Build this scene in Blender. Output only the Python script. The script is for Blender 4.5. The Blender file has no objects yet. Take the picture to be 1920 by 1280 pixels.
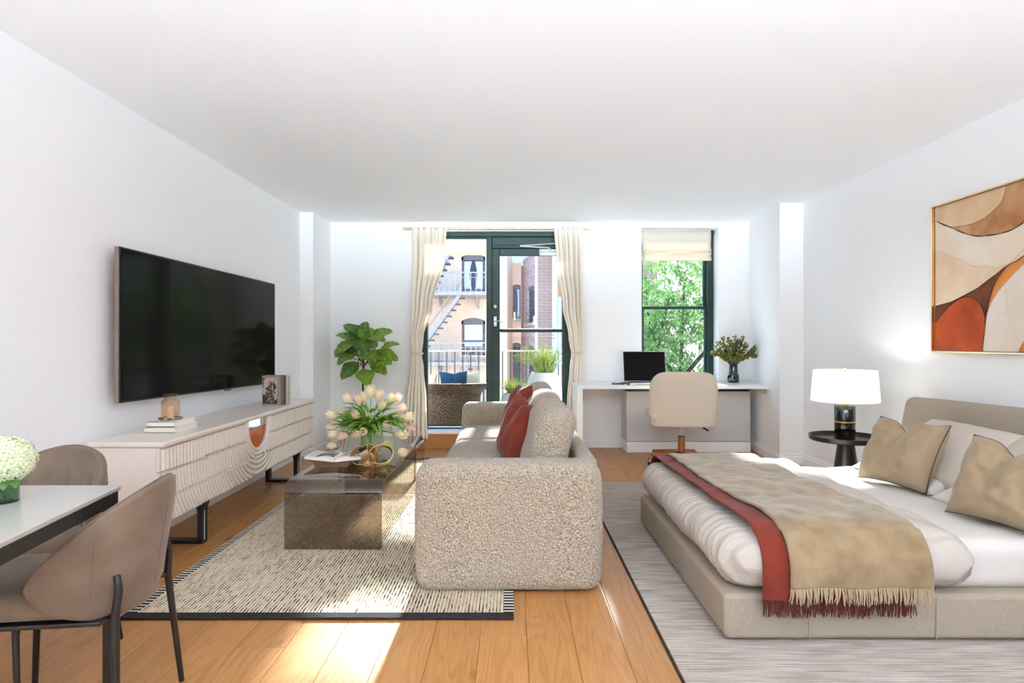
import bpy, bmesh, math, random
from mathutils import Vector, Matrix, Euler, noise
random.seed(7)
PI = math.pi
sc = bpy.context.scene
COL = sc.collection

# ------------------------------------------------------------------ camera, sky, sun, fill, exposure
cam_d = bpy.data.cameras.new('camera'); cam = bpy.data.objects.new('camera', cam_d); COL.objects.link(cam)
cam_d.sensor_width = 36; cam_d.lens = 36*1150/1920; cam_d.clip_start = .05; cam_d.clip_end = 300
cam.location = (0, 0, 1.2); cam.rotation_euler = (PI/2, 0, 0)
sc.camera = cam
sc.view_settings.view_transform = 'Standard'; sc.view_settings.look = 'None'
sc.view_settings.gamma = 1; sc.view_settings.use_curve_mapping = False
sc.view_settings.use_white_balance = True; sc.view_settings.white_balance_temperature = 5720; sc.view_settings.white_balance_tint = 2
sc.view_settings.exposure = 0.60
sc.cycles.max_bounces = 12; sc.cycles.transparent_max_bounces = 24
sc.cycles.diffuse_bounces = 9; sc.cycles.glossy_bounces = 4

SKY = 2.3
SUN = 17.0
w = bpy.data.worlds.new('sky'); sc.world = w; w.use_nodes = True
nt = w.node_tree; nt.nodes.clear()
wo = nt.nodes.new('ShaderNodeOutputWorld'); bg = nt.nodes.new('ShaderNodeBackground'); bg.inputs[1].default_value = SKY
tc = nt.nodes.new('ShaderNodeTexCoord'); sx = nt.nodes.new('ShaderNodeSeparateXYZ'); rp = nt.nodes.new('ShaderNodeValToRGB')
nt.links.new(tc.outputs['Generated'], sx.inputs[0]); nt.links.new(sx.outputs[2], rp.inputs[0])
rp.color_ramp.elements[0].position = 0.0; rp.color_ramp.elements[0].color = (.86, .88, .92, 1)
rp.color_ramp.elements[1].position = .8; rp.color_ramp.elements[1].color = (.22, .40, .76, 1)
e = rp.color_ramp.elements.new(.13); e.color = (.30, .47, .74, 1)
nt.links.new(rp.outputs[0], bg.inputs[0]); nt.links.new(bg.outputs[0], wo.inputs[0])

def sun_lamp(elev, azim, strength, ang, col):
    d = bpy.data.lights.new('sun', 'SUN'); d.energy = strength; d.angle = math.radians(ang); d.color = col
    o = bpy.data.objects.new('sun', d); COL.objects.link(o)
    # light comes from +Y (beyond the windows)
    dv = Vector((math.sin(azim)*math.cos(elev), math.cos(azim)*math.cos(elev), math.sin(elev)))
    o.rotation_euler = dv.to_track_quat('Z', 'Y').to_euler(); o.location = (0, 12, 9)
    return o
sun_lamp(math.radians(26), math.radians(1.5), SUN, 2.2, (1, .96, .90))

def area(name, loc, rot, sx_, sy_, e_, col):
    d = bpy.data.lights.new(name, 'AREA'); d.shape = 'RECTANGLE'; d.size = sx_; d.size_y = sy_; d.energy = e_; d.color = col
    o = bpy.data.objects.new(name, d); COL.objects.link(o); o.location = loc; o.rotation_euler = rot
    return o
# added fill lamps behind the camera, brightening room and ceiling; not real fixtures
area('added_room_fill', (0.3, -1.6, 2.45), (math.radians(58), 0, 0), 4.4, .8, 14, (.92, .96, 1))
cb = area('added_ceiling_fill', (0.3, -3.4, 1.62), (math.radians(90+25), 0, 0), 4.6, .6, 222, (.80, .90, 1))
cb.data.spread = math.radians(52)

# ------------------------------------------------------------------ materials
def lin(c):
    out = []
    for v in c:
        v = v/255
        out.append(v/12.92 if v <= .04045 else ((v+.055)/1.055)**2.4)
    return (*out, 1)
MATS = {}
def mat(name, col, rough=.6, metal=0, bump=None, vary=None, sheen=0, coat=0, emit=None, spec=.5, trans=0):
    """bump = (kind, scale(3 or 1), strength, distance); vary = (scale, colour2, lo, hi)"""
    if name in MATS: return MATS[name]
    m = bpy.data.materials.new(name); m.use_nodes = True; MATS[name] = m
    n = m.node_tree.nodes; l = m.node_tree.links
    b = n['Principled BSDF']
    b.inputs['Base Color'].default_value = lin(col); b.inputs['Roughness'].default_value = rough
    b.inputs['Metallic'].default_value = metal; b.inputs['Specular IOR Level'].default_value = spec
    if sheen: b.inputs['Sheen Weight'].default_value = sheen; b.inputs['Sheen Roughness'].default_value = .4
    if coat: b.inputs['Coat Weight'].default_value = coat; b.inputs['Coat Roughness'].default_value = .05
    tcn = None
    def coords(scale):
        nonlocal tcn
        if tcn is None: tcn = n.new('ShaderNodeTexCoord')
        mp = n.new('ShaderNodeMapping'); l.new(tcn.outputs['Object'], mp.inputs[0])
        mp.inputs['Scale'].default_value = scale if hasattr(scale, '__len__') else (scale,)*3
        return mp.outputs[0]
    if vary:
        nz = n.new('ShaderNodeTexNoise'); nz.inputs['Scale'].default_value = 1; nz.inputs['Detail'].default_value = 4
        l.new(coords(vary[0]), nz.inputs['Vector'])
        r = n.new('ShaderNodeValToRGB'); r.color_ramp.elements[0].position = vary[2]; r.color_ramp.elements[1].position = vary[3]
        r.color_ramp.elements[0].color = lin(vary[1]); r.color_ramp.elements[1].color = lin(col)
        l.new(nz.outputs['Fac'], r.inputs[0]); l.new(r.outputs[0], b.inputs['Base Color'])
    if bump:
        bumps = bump if isinstance(bump[0], tuple) else (bump,)
        prev = None
        for kind, s, st, dist in bumps:
            bn = n.new('ShaderNodeBump'); bn.inputs['Strength'].default_value = st; bn.inputs['Distance'].default_value = dist
            if kind == 'noise':
                t = n.new('ShaderNodeTexNoise'); t.inputs['Scale'].default_value = 1; t.inputs['Detail'].default_value = 3
                l.new(coords(s), t.inputs['Vector']); o = t.outputs['Fac']
            elif kind == 'voronoi':
                t = n.new('ShaderNodeTexVoronoi'); t.inputs['Scale'].default_value = 1
                l.new(coords(s), t.inputs['Vector']); bn.invert = True; o = t.outputs['Distance']
            l.new(o, bn.inputs['Height'])
            if prev: l.new(prev, bn.inputs['Normal'])
            prev = bn.outputs[0]
        l.new(prev, b.inputs['Normal'])
    if emit: b.inputs['Emission Color'].default_value = lin(emit[0]); b.inputs['Emission Strength'].default_value = emit[1]
    if trans:
        tr = n.new('ShaderNodeBsdfTranslucent'); mx = n.new('ShaderNodeMixShader'); mx.inputs[0].default_value = trans
        src = b.inputs['Base Color']
        if src.is_linked: l.new(src.links[0].from_socket, tr.inputs[0])
        else: tr.inputs[0].default_value = lin(col)
        l.new(b.outputs[0], mx.inputs[1]); l.new(tr.outputs[0], mx.inputs[2])
        l.new(mx.outputs[0], n['Material Output'].inputs[0])
    return m
def glass(name, tint, refl=1.45, rough=.0):
    if name in MATS: return MATS[name]
    m = bpy.data.materials.new(name); m.use_nodes = True; MATS[name] = m
    n = m.node_tree.nodes; l = m.node_tree.links; n.remove(n['Principled BSDF'])
    t = n.new('ShaderNodeBsdfTransparent'); t.inputs[0].default_value = (*tint, 1)
    g = n.new('ShaderNodeBsdfGlossy'); g.inputs['Roughness'].default_value = rough; g.inputs[0].default_value = (1, 1, 1, 1)
    f = n.new('ShaderNodeFresnel'); ge = n.new('ShaderNodeNewGeometry'); mr = n.new('ShaderNodeMapRange'); mr.inputs[3].default_value = refl; mr.inputs[4].default_value = 1/refl; l.new(ge.outputs['Backfacing'], mr.inputs[0]); l.new(mr.outputs[0], f.inputs[0])
    mx = n.new('ShaderNodeMixShader'); l.new(f.outputs[0], mx.inputs[0]); l.new(t.outputs[0], mx.inputs[1]); l.new(g.outputs[0], mx.inputs[2])
    l.new(mx.outputs[0], n['Material Output'].inputs[0])
    return m

M = {}
M['wall'] = mat('wall_paint', (248, 249, 251), .85, bump=('noise', 220, .05, .001))
M['ceil'] = mat('ceiling_paint', (248, 249, 251), .9)
M['table_top'] = mat('greige_table_top', (172, 167, 162), .25)
M['trim'] = mat('trim_paint', (246, 247, 248), .5)
M['white'] = mat('white_lacquer', (240, 240, 240), .3)
M['green'] = mat('dark_green_paint', (12, 42, 35), .45, vary=(6, (20, 52, 44), .3, .7))
M['steel'] = mat('brushed_steel', (200, 200, 198), .3, .9)
M['alu'] = mat('silver_paint', (205, 208, 205), .4, .3)
M['brass'] = mat('satin_brass', (205, 165, 100), .28, 1)
M['gold'] = mat('pale_gold', (240, 212, 164), .22, 1)
M['bronze'] = mat('brown_bronze', (176, 118, 62), .35, .75)
M['black'] = mat('black_metal', (22, 21, 22), .4)
M['gloss_black'] = mat('gloss_black', (14, 12, 12), .08, coat=.6)
M['dark_tray'] = mat('dark_bronze_tray', (58, 52, 48), .28, .6)
M['boucle'] = mat('boucle', (192, 179, 160), .95, bump=(('voronoi', 95, .9, .012), ('noise', 260, .35, .004)), vary=(150, (140, 121, 99), .34, .56), sheen=.25)
M['velvet'] = mat('taupe_velvet', (122, 105, 88), .85, sheen=.2, bump=('noise', 8, .12, .01), vary=(7, (102, 85, 69), .3, .7))
M['rust'] = mat('rust_velvet', (134, 46, 20), .8, sheen=.12, bump=('noise', 14, .25, .01), vary=(9, (108, 30, 12), .3, .7))
M['cream_fabric'] = mat('cream_fabric', (222, 208, 188), .9, bump=('noise', 400, .15, .001), sheen=.1)
M['linen'] = mat('linen', (168, 155, 138), .95, bump=(('noise', (12, 12, 520), .5, .003), ('noise', (420, 420, 60), .4, .003)), vary=((300, 300, 170), (150, 136, 118), .3, .64))
M['sheet'] = mat('white_cotton', (212, 207, 200), .9, bump=('noise', 16, .18, .02))
M['duvet'] = mat('duvet_cotton', (190, 181, 170), .85, bump=(('noise', (9, 30, 12), .4, .02), ('noise', 300, .1, .001)))
M['pillowcase'] = mat('stone_pillowcase', (194, 184, 171), .9, bump=('noise', 12, .3, .02))
M['beige_satin'] = mat('beige_satin', (154, 133, 102), .62, sheen=.2, bump=(('noise', (14, 8, 9), .35, .02),))
M['piping'] = mat('dark_piping', (52, 44, 38), .7)
M['throw'] = mat('beige_wool', (158, 136, 104), .98, sheen=.4, bump=(('noise', 14, .35, .02), ('noise', 240, .5, .004)), vary=(13, (130, 108, 77), .3, .7))
M['rust_wool'] = mat('rust_wool', (122, 42, 20), .95, sheen=.1, bump=(('noise', 18, .35, .015), ('noise', 240, .4, .003)), vary=(14, (104, 33, 18), .3, .7))
M['maroon'] = mat('maroon_wool', (82, 24, 18), .95)
M['curtain'] = mat('curtain_cotton', (252, 245, 234), .9, trans=.22, bump=('noise', 500, .08, .0006))
M['blind'] = mat('blind_fabric', (236, 226, 210), .9, trans=.2)
M['console'] = mat('console_lacquer', (228, 217, 206), .32, vary=(40, (223, 211, 200), .3, .7))
M['screen'] = mat('screen_glass', (24, 21, 20), .10, spec=.05)
M['tv_frame'] = mat('bronze_tv_frame', (150, 132, 118), .35, .7)
M['paper'] = mat('paper', (238, 233, 224), .8)
M['book'] = mat('cream_cover', (228, 218, 204), .6)
M['wax'] = mat('candle_wax', (238, 218, 176), .5, trans=.2)
M['wood_block'] = mat('walnut_block', (128, 92, 58), .6, vary=((4, 90, 90), (92, 62, 38), .3, .7))
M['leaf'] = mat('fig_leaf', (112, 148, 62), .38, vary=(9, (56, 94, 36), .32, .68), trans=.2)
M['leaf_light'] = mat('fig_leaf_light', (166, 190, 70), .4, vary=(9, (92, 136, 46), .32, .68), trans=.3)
M['vein'] = mat('leaf_vein', (150, 178, 90), .5)
M['trunk'] = mat('trunk_bark', (84, 62, 48), .85, vary=(30, (56, 40, 32), .3, .7))
M['tulip_leaf'] = mat('tulip_leaf', (156, 192, 74), .5, vary=(10, (108, 156, 48), .3, .7), trans=.3)
M['tulip_stem'] = mat('tulip_stem', (132, 176, 76), .5)
M['t_cream'] = mat('tulip_cream', (253, 244, 220), .55, trans=.3, vary=(24, (248, 232, 196), .3, .7))
M['t_peach'] = mat('tulip_peach', (252, 230, 206), .55, trans=.3, vary=(24, (246, 212, 182), .3, .7))
M['t_pink'] = mat('tulip_pink', (248, 218, 202), .55, trans=.3)
M['t_lime'] = mat('tulip_lime', (228, 238, 150), .55, trans=.3)
M['clear'] = glass('clear_glass', (.97, .98, .97))
M['green_glass'] = glass('green_glass', (.55, .66, .55))
M['amber_glass'] = glass('pale_amber_glass', (.94, .87, .78))
M['smoke'] = glass('smoked_glass', (.66, .61, .56), 1.5)
M['pane'] = glass('window_glass', (.97, .985, .98), 1.15)
M['water'] = glass('vase_water', (.86, .95, .80), 1.2)
M['hyd'] = mat('hydrangea_petal', (232, 234, 206), .7, trans=.25)
M['hyd_c'] = mat('hydrangea_green', (196, 212, 120), .7)
M['soil'] = mat('soil', (60, 44, 34), .95)
M['planter'] = mat('blush_planter', (202, 184, 172), .8)
M['stone'] = mat('balcony_planter_stone', (188, 183, 174), .9, vary=(60, (180, 174, 165), .35, .6))
M['grass'] = mat('variegated_grass', (160, 164, 70), .6, trans=.2, vary=(30, (86, 108, 36), .35, .62))
M['wicker'] = mat('wicker', (108, 76, 40), .5, vary=((45, 45, 110), (34, 22, 10), .44, .58))
M['navy'] = mat('navy_fabric', (28, 56, 86), .9, sheen=.3)
M['rail'] = mat('dark_rail_paint', (52, 62, 56), .5)
M['balcony'] = mat('balcony_paving', (196, 190, 182), .9)
M['desk_leaf'] = mat('holly_leaf', (150, 150, 60), .45, vary=(22, (78, 84, 32), .34, .66), trans=.2)
M['berry'] = mat('berry', (150, 30, 60), .4)
M['vase_dark'] = mat('dark_vase_glass', (22, 24, 18), .06, coat=.8)
M['grey_box'] = mat('shade_grey_panel', (206, 206, 208), .6)  # grey tone stands in for the shade under the desk
M['mirror'] = mat('niche_mirror', (225, 228, 230), .04, 1)
M['amber'] = mat('painted_floor_reflection', (186, 88, 28), .12)  # orange paints in the wood floor's reflection in the niche mirror

def wood_mat():
    m = bpy.data.materials.new('oak_floor'); m.use_nodes = True
    n = m.node_tree.nodes; l = m.node_tree.links; b = n['Principled BSDF']
    tcn = n.new('ShaderNodeTexCoord'); oi = n.new('ShaderNodeObjectInfo')
    ml = n.new('ShaderNodeMath'); ml.operation = 'MULTIPLY'; ml.inputs[1].default_value = 83.7; l.new(oi.outputs['Random'], ml.inputs[0])
    ad = n.new('ShaderNodeVectorMath'); ad.operation = 'ADD'; l.new(tcn.outputs['Object'], ad.inputs[0]); l.new(ml.outputs[0], ad.inputs[1])
    def mp(s):
        q = n.new('ShaderNodeMapping'); q.inputs['Scale'].default_value = s; l.new(ad.outputs[0], q.inputs[0]); return q.outputs[0]
    # cathedral grain: contour lines of a stretched noise
    n1 = n.new('ShaderNodeTexNoise'); n1.inputs['Scale'].default_value = 1; n1.inputs['Detail'].default_value = 2.5; l.new(mp((7, .75, 7)), n1.inputs['Vector'])
    k = n.new('ShaderNodeMath'); k.operation = 'MULTIPLY'; k.inputs[1].default_value = 26; l.new(n1.outputs['Fac'], k.inputs[0])
    fr = n.new('ShaderNodeMath'); fr.operation = 'PINGPONG'; fr.inputs[1].default_value = 1; l.new(k.outputs[0], fr.inputs[0])
    r1 = n.new('ShaderNodeValToRGB'); r1.color_ramp.elements[0].position = .0; r1.color_ramp.elements[1].position = .55
    r1.color_ramp.elements[0].color = lin((171, 120, 64)); r1.color_ramp.elements[1].color = lin((184, 134, 78)); l.new(fr.outputs[0], r1.inputs[0])
    # fine pores
    n2 = n.new('ShaderNodeTexNoise'); n2.inputs['Scale'].default_value = 1; n2.inputs['Detail'].default_value = 5; l.new(mp((190, 6, 60)), n2.inputs['Vector'])
    r2 = n.new('ShaderNodeValToRGB'); r2.color_ramp.elements[0].position = .3; r2.color_ramp.elements[1].position = .62
    r2.color_ramp.elements[0].color = (.86, .82, .76, 1); r2.color_ramp.elements[1].color = (1.03, 1.03, 1.03, 1); l.new(n2.outputs['Fac'], r2.inputs[0])
    m1 = n.new('ShaderNodeMixRGB'); m1.blend_type = 'MULTIPLY'; m1.inputs[0].default_value = 1; l.new(r1.outputs[0], m1.inputs[1]); l.new(r2.outputs[0], m1.inputs[2])
    # per-plank tone
    r3 = n.new('ShaderNodeValToRGB'); r3.color_ramp.elements[0].color = (.88, .85, .80, 1); r3.color_ramp.elements[1].color = (1.06, 1.05, 1.04, 1); l.new(oi.outputs['Random'], r3.inputs[0])
    m2 = n.new('ShaderNodeMixRGB'); m2.blend_type = 'MULTIPLY'; m2.inputs[0].default_value = 1; l.new(m1.outputs[0], m2.inputs[1]); l.new(r3.outputs[0], m2.inputs[2])
    # knots
    vo = n.new('ShaderNodeTexVoronoi'); vo.inputs['Scale'].default_value = 1; l.new(mp((5.2, 2.2, 5)), vo.inputs['Vector'])
    r4 = n.new('ShaderNodeValToRGB'); r4.color_ramp.elements[0].position = .02; r4.color_ramp.elements[1].position = .13
    r4.color_ramp.elements[0].color = (.22, .14, .09, 1); r4.color_ramp.elements[1].color = (1, 1, 1, 1); l.new(vo.outputs['Distance'], r4.inputs[0])
    n5 = n.new('ShaderNodeTexNoise'); n5.inputs['Scale'].default_value = 1.3; l.new(ad.outputs[0], n5.inputs['Vector'])
    r5 = n.new('ShaderNodeValToRGB'); r5.color_ramp.elements[0].position = .50; r5.color_ramp.elements[1].position = .56; l.new(n5.outputs['Fac'], r5.inputs[0])
    m3 = n.new('ShaderNodeMixRGB'); m3.blend_type = 'MULTIPLY'; l.new(r5.outputs[0], m3.inputs[0]); l.new(m2.outputs[0], m3.inputs[1]); l.new(r4.outputs[0], m3.inputs[2])
    l.new(m3.outputs[0], b.inputs['Base Color'])
    b.inputs['Roughness'].default_value = .36
    bp = n.new('ShaderNodeBump'); bp.inputs['Strength'].default_value = .15; bp.inputs['Distance'].default_value = .002
    l.new(n2.outputs['Fac'], bp.inputs['Height']); l.new(bp.outputs[0], b.inputs['Normal'])
    return m
M['oak'] = wood_mat()

def stripe_rug_mat(name, base, base2, dark, period, axis, thresh, floor_=0.0):
    """woven yarn colours: dark flecked lines every `period` metres across `axis` (0 = x, 1 = y)"""
    m = bpy.data.materials.new(name); m.use_nodes = True
    n = m.node_tree.nodes; l = m.node_tree.links; b = n['Principled BSDF']; b.inputs['Roughness'].default_value = .95
    b.inputs['Specular IOR Level'].default_value = .15
    tcn = n.new('ShaderNodeTexCoord'); sp = n.new('ShaderNodeSeparateXYZ'); l.new(tcn.outputs['Object'], sp.inputs[0])
    md = n.new('ShaderNodeMath'); md.operation = 'MULTIPLY'; md.inputs[1].default_value = 1/period; l.new(sp.outputs[axis], md.inputs[0])
    fr = n.new('ShaderNodeMath'); fr.operation = 'FRACT'; l.new(md.outputs[0], fr.inputs[0])
    inl = n.new('ShaderNodeMath'); inl.operation = 'GREATER_THAN'; inl.inputs[1].default_value = .70; l.new(fr.outputs[0], inl.inputs[0])
    def nz(s, d=3):
        mp = n.new('ShaderNodeMapping'); mp.inputs['Scale'].default_value = s; l.new(tcn.outputs['Object'], mp.inputs[0])
        t = n.new('ShaderNodeTexNoise'); t.inputs['Scale'].default_value = 1; t.inputs['Detail'].default_value = d; l.new(mp.outputs[0], t.inputs['Vector']); return t.outputs['Fac']
    s = (70, 20, 1) if axis == 0 else (9, 70, 1)
    a1 = nz(s); a2 = nz((3, 3, 1))
    ad = n.new('ShaderNodeMath'); ad.operation = 'MULTIPLY_ADD'; ad.inputs[1].default_value = .5; l.new(a2, ad.inputs[0]); l.new(a1, ad.inputs[2])
    gt = n.new('ShaderNodeMapRange'); gt.inputs[1].default_value = thresh; gt.inputs[2].default_value = thresh+.14; gt.inputs[3].default_value = floor_; l.new(ad.outputs[0], gt.inputs[0])
    fac = n.new('ShaderNodeMath'); fac.operation = 'MULTIPLY'; l.new(inl.outputs[0], fac.inputs[0]); l.new(gt.outputs[0], fac.inputs[1])
    r = n.new('ShaderNodeValToRGB'); r.color_ramp.elements[0].position = .3; r.color_ramp.elements[1].position = .7
    r.color_ramp.elements[0].color = lin(base2); r.color_ramp.elements[1].color = lin(base); l.new(nz((60, 5, 10) if axis == 0 else (5, 190, 10)), r.inputs[0])
    mx = n.new('ShaderNodeMixRGB'); l.new(fac.outputs[0], mx.inputs[0]); l.new(r.outputs[0], mx.inputs[1]); mx.inputs[2].default_value = lin(dark)
    l.new(mx.outputs[0], b.inputs['Base Color'])
    bp = n.new('ShaderNodeBump'); bp.inputs['Strength'].default_value = .6; bp.inputs['Distance'].default_value = .004
    l.new(nz((160, 160, 10)), bp.inputs['Height']); l.new(bp.outputs[0], b.inputs['Normal'])
    return m
M['rug_cream'] = stripe_rug_mat('cream_rug_yarn', (232, 219, 196), (206, 190, 164), (50, 38, 32), .0155, 0, .72, .30)
M['rug_grey'] = stripe_rug_mat('taupe_rug_yarn', (184, 171, 160), (140, 128, 118), (66, 56, 54), .016, 1, .68, .62)
M['rug_black'] = mat('black_rug_border', (40, 30, 30), .95, bump=('noise', (400, 60, 60), .6, .004))

def brick_mat(name, c1, c2, mortar, scale, bw=.5, rough=.9, msize=.02):
    m = bpy.data.materials.new(name); m.use_nodes = True; n = m.node_tree.nodes; l = m.node_tree.links; b = n['Principled BSDF']
    b.inputs['Roughness'].default_value = rough
    tcn = n.new('ShaderNodeTexCoord'); sp = n.new('ShaderNodeSeparateXYZ'); l.new(tcn.outputs['Object'], sp.inputs[0])
    ad = n.new('ShaderNodeMath'); l.new(sp.outputs[0], ad.inputs[0]); l.new(sp.outputs[1], ad.inputs[1])
    cb = n.new('ShaderNodeCombineXYZ'); l.new(ad.outputs[0], cb.inputs[0]); l.new(sp.outputs[2], cb.inputs[1])
    t = n.new('ShaderNodeTexBrick'); t.inputs['Scale'].default_value = scale; t.inputs['Color1'].default_value = lin(c1)
    t.inputs['Color2'].default_value = lin(c2); t.inputs['Mortar'].default_value = lin(mortar); t.inputs['Mortar Size'].default_value = msize
    t.inputs['Brick Width'].default_value = bw; t.inputs['Row Height'].default_value = .16; l.new(cb.outputs[0], t.inputs['Vector'])
    l.new(t.outputs['Color'], b.inputs['Base Color'])
    bp = n.new('ShaderNodeBump'); bp.inputs['Strength'].default_value = .5; bp.inputs['Distance'].default_value = .01; bp.invert = True
    l.new(t.outputs['Fac'], bp.inputs['Height']); l.new(bp.outputs[0], b.inputs['Normal'])
    return m
M['cream_brick'] = brick_mat('cream_painted_brick', (240, 210, 186), (235, 203, 178), (230, 196, 170), 2.1)
M['mauve_brick'] = brick_mat('mauve_brick', (204, 172, 160), (160, 126, 118), (226, 210, 200), 2.1)
M['pink_brick'] = brick_mat('pink_brick', (236, 200, 184), (222, 178, 160), (240, 220, 206), 2.1)
M['brick'] = mat('red_brown_brick', (204, 168, 152), .9, vary=(5, (158, 118, 106), .35, .65))
M['mortar'] = mat('mortar', (226, 216, 206), .95)
M['grey_frame'] = mat('grey_window_paint', (118, 110, 114), .6)
M['far_glass'] = mat('far_window_glass', (62, 64, 72), .08)
M['far_blind'] = mat('far_white_blind', (232, 236, 242), .7)
M['iron'] = mat('pale_iron', (186, 178, 176), .7, vary=(14, (164, 148, 142), .3, .7))
M['tread'] = mat('dark_tread', (104, 94, 92), .8)
M['pipe'] = mat('white_pipe', (222, 224, 228), .5)
M['rustpipe'] = mat('rusty_patch', (196, 132, 84), .8)
M['tree_leaf'] = mat('tree_leaf', (146, 176, 96), .5, vary=(3, (78, 116, 48), .36, .64), trans=.35)
M['tree_bark'] = mat('tree_bark', (70, 62, 48), .9)
M['ground'] = mat('courtyard_concrete', (222, 216, 206), .9)
M['downpipe'] = mat('brown_downpipe', (150, 122, 112), .7)
M['beam'] = mat('cream_beam', (214, 192, 146), .8)

# ------------------------------------------------------------------ geometry helpers
class G:
    def __init__(s): s.v = []; s.f = []; s.m = []
    def add(s, vs, fs, mi=0):
        o = len(s.v); s.v += [tuple(p) for p in vs]; s.f += [tuple(i+o for i in f) for f in fs]; s.m += [mi]*len(fs); return s
    def box(s, x0, x1, y0, y1, z0, z1, mi=0):
        return s.add([(x0,y0,z0),(x1,y0,z0),(x1,y1,z0),(x0,y1,z0),(x0,y0,z1),(x1,y0,z1),(x1,y1,z1),(x0,y1,z1)],
              [(3,2,1,0),(4,5,6,7),(0,1,5,4),(1,2,6,5),(2,3,7,6),(3,0,4,7)], mi)
    def grid(s, rows, cu=False, cv=False, mi=0, flip=False):
        nv = len(rows); nu = len(rows[0]); fs = []
        for j in range(nv if cv else nv-1):
            for i in range(nu if cu else nu-1):
                a = j*nu+i; b = j*nu+(i+1) % nu; c = ((j+1) % nv)*nu+(i+1) % nu; d = ((j+1) % nv)*nu+i
                fs.append((a, d, c, b) if flip else (a, b, c, d))
        return s.add([p for r in rows for p in r], fs, mi)
    def tube(s, pts, r, n=8, cap=True, mi=0, flat=None):
        pts = [Vector(p) for p in pts]; k = len(pts); rs = r if hasattr(r, '__len__') else [r]*k
        rows = []; up = None
        for i, p in enumerate(pts):
            t = (pts[min(i+1, k-1)]-pts[max(i-1, 0)])
            t = t.normalized() if t.length > 1e-9 else Vector((0, 0, 1))
            if up is None: up = Vector((0, 0, 1)) if abs(t.z) < .9 else Vector((1, 0, 0))
            a = t.cross(up).normalized() if t.cross(up).length > 1e-6 else t.orthogonal().normalized()
            b = a.cross(t).normalized(); up = b
            rows.append([p+(a*math.cos(2*PI*q/n)+b*math.sin(2*PI*q/n)*(flat or 1))*rs[i] for q in range(n)])
        s.grid(rows, cu=True, mi=mi)
        if cap:
            o = len(s.v)-k*n
            s.f.append(tuple(o+q for q in reversed(range(n)))); s.f.append(tuple(o+(k-1)*n+q for q in range(n))); s.m += [mi, mi]
        return s
    def lathe(s, prof, n=32, c=(0, 0, 0), mi=0):
        rows = [[(c[0]+r*math.cos(2*PI*q/n), c[1]+r*math.sin(2*PI*q/n), c[2]+z) for q in range(n)] for r, z in prof]
        return s.grid(rows, cu=True, mi=mi)
    def prism(s, poly, y0, y1, mi=0, axis='y'):
        k = len(poly)
        def P(a, b, y): return (a, y, b) if axis == 'y' else ((y, a, b) if axis == 'x' else (a, b, y))
        s.add([P(a, b, y0) for a, b in poly]+[P(a, b, y1) for a, b in poly],
              [tuple(range(k)), tuple(range(2*k-1, k-1, -1))]+[(i, i+k, (i+1) % k+k, (i+1) % k) for i in range(k)], mi)
        return s
    def softbox(s, x0, x1, y0, y1, z0, z1, r, ke=4, nc=(4, 4, 4), fn=None, mi=0):
        lo = (x0, y0, z0); hi = (x1, y1, z1); ax = []
        for a in range(3):
            h = hi[a]-lo[a]; rr = min(r, h/2*.999)
            e = [rr*(1-math.cos(PI/2*i/ke)) if False else rr*(1-math.tan(PI/4*(1-i/ke))) for i in range(ke)]
            mid = [rr+(h-2*rr)*i/nc[a] for i in range(nc[a]+1)]
            ax.append([lo[a]+q for q in e]+[lo[a]+q for q in mid]+[hi[a]-q for q in reversed(e)])
        N = [len(a)-1 for a in ax]; idx = {}; vs = []
        def V(i, j, k):
            key = (i, j, k)
            if key in idx: return idx[key]
            p = [ax[0][i], ax[1][j], ax[2][k]]; d = [0]*3; q = [0]*3
            for a in range(3):
                rr = min(r, (hi[a]-lo[a])/2*.999)
                q[a] = min(max(p[a], lo[a]+rr), hi[a]-rr); d[a] = (p[a]-q[a])/rr
            ln = math.sqrt(sum(t*t for t in d)) or 1
            mxd = max(abs(t) for t in d)
            pt = [q[a]+d[a]/ln*mxd*min(r, (hi[a]-lo[a])/2*.999) for a in range(3)]
            nrm = [t/ln for t in d]
            if fn: pt = fn(pt, nrm)
            idx[key] = len(vs); vs.append(tuple(pt)); return idx[key]
        fs = []
        for k, rev in ((0, 1), (N[2], 0)):
            for i in range(N[0]):
                for j in range(N[1]):
                    f = (V(i, j, k), V(i+1, j, k), V(i+1, j+1, k), V(i, j+1, k)); fs.append(f[::-1] if rev else f)
        for j, rev in ((0, 0), (N[1], 1)):
            for i in range(N[0]):
                for k in range(N[2]):
                    f = (V(i, j, k), V(i+1, j, k), V(i+1, j, k+1), V(i, j, k+1)); fs.append(f[::-1] if rev else f)
        for i, rev in ((0, 1), (N[0], 0)):
            for j in range(N[1]):
                for k in range(N[2]):
                    f = (V(i, j, k), V(i, j+1, k), V(i, j+1, k+1), V(i, j, k+1)); fs.append(f[::-1] if rev else f)
        return s.add(vs, fs, mi)
    def build(s, name, mats, parent=None, smooth=False, angle=40, bevel=0, seg=2, loc=None, rot=None, solid=0, sub=0):
        me = bpy.data.meshes.new(name); me.from_pydata(s.v, [], s.f)
        ml = mats if isinstance(mats, (list, tuple)) else [mats]
        for m in ml: me.materials.append(m)
        if len(ml) > 1: me.polygons.foreach_set('material_index', s.m)
        if smooth:
            me.polygons.foreach_set('use_smooth', [True]*len(me.polygons))
            if angle: me.set_sharp_from_angle(angle=math.radians(angle))
        me.update()
        o = bpy.data.objects.new(name, me); COL.objects.link(o)
        if parent: o.parent = parent
        if loc: o.location = loc
        if rot: o.rotation_euler = rot
        if solid:
            q = o.modifiers.new('thickness', 'SOLIDIFY'); q.thickness = solid; q.offset = 0
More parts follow.
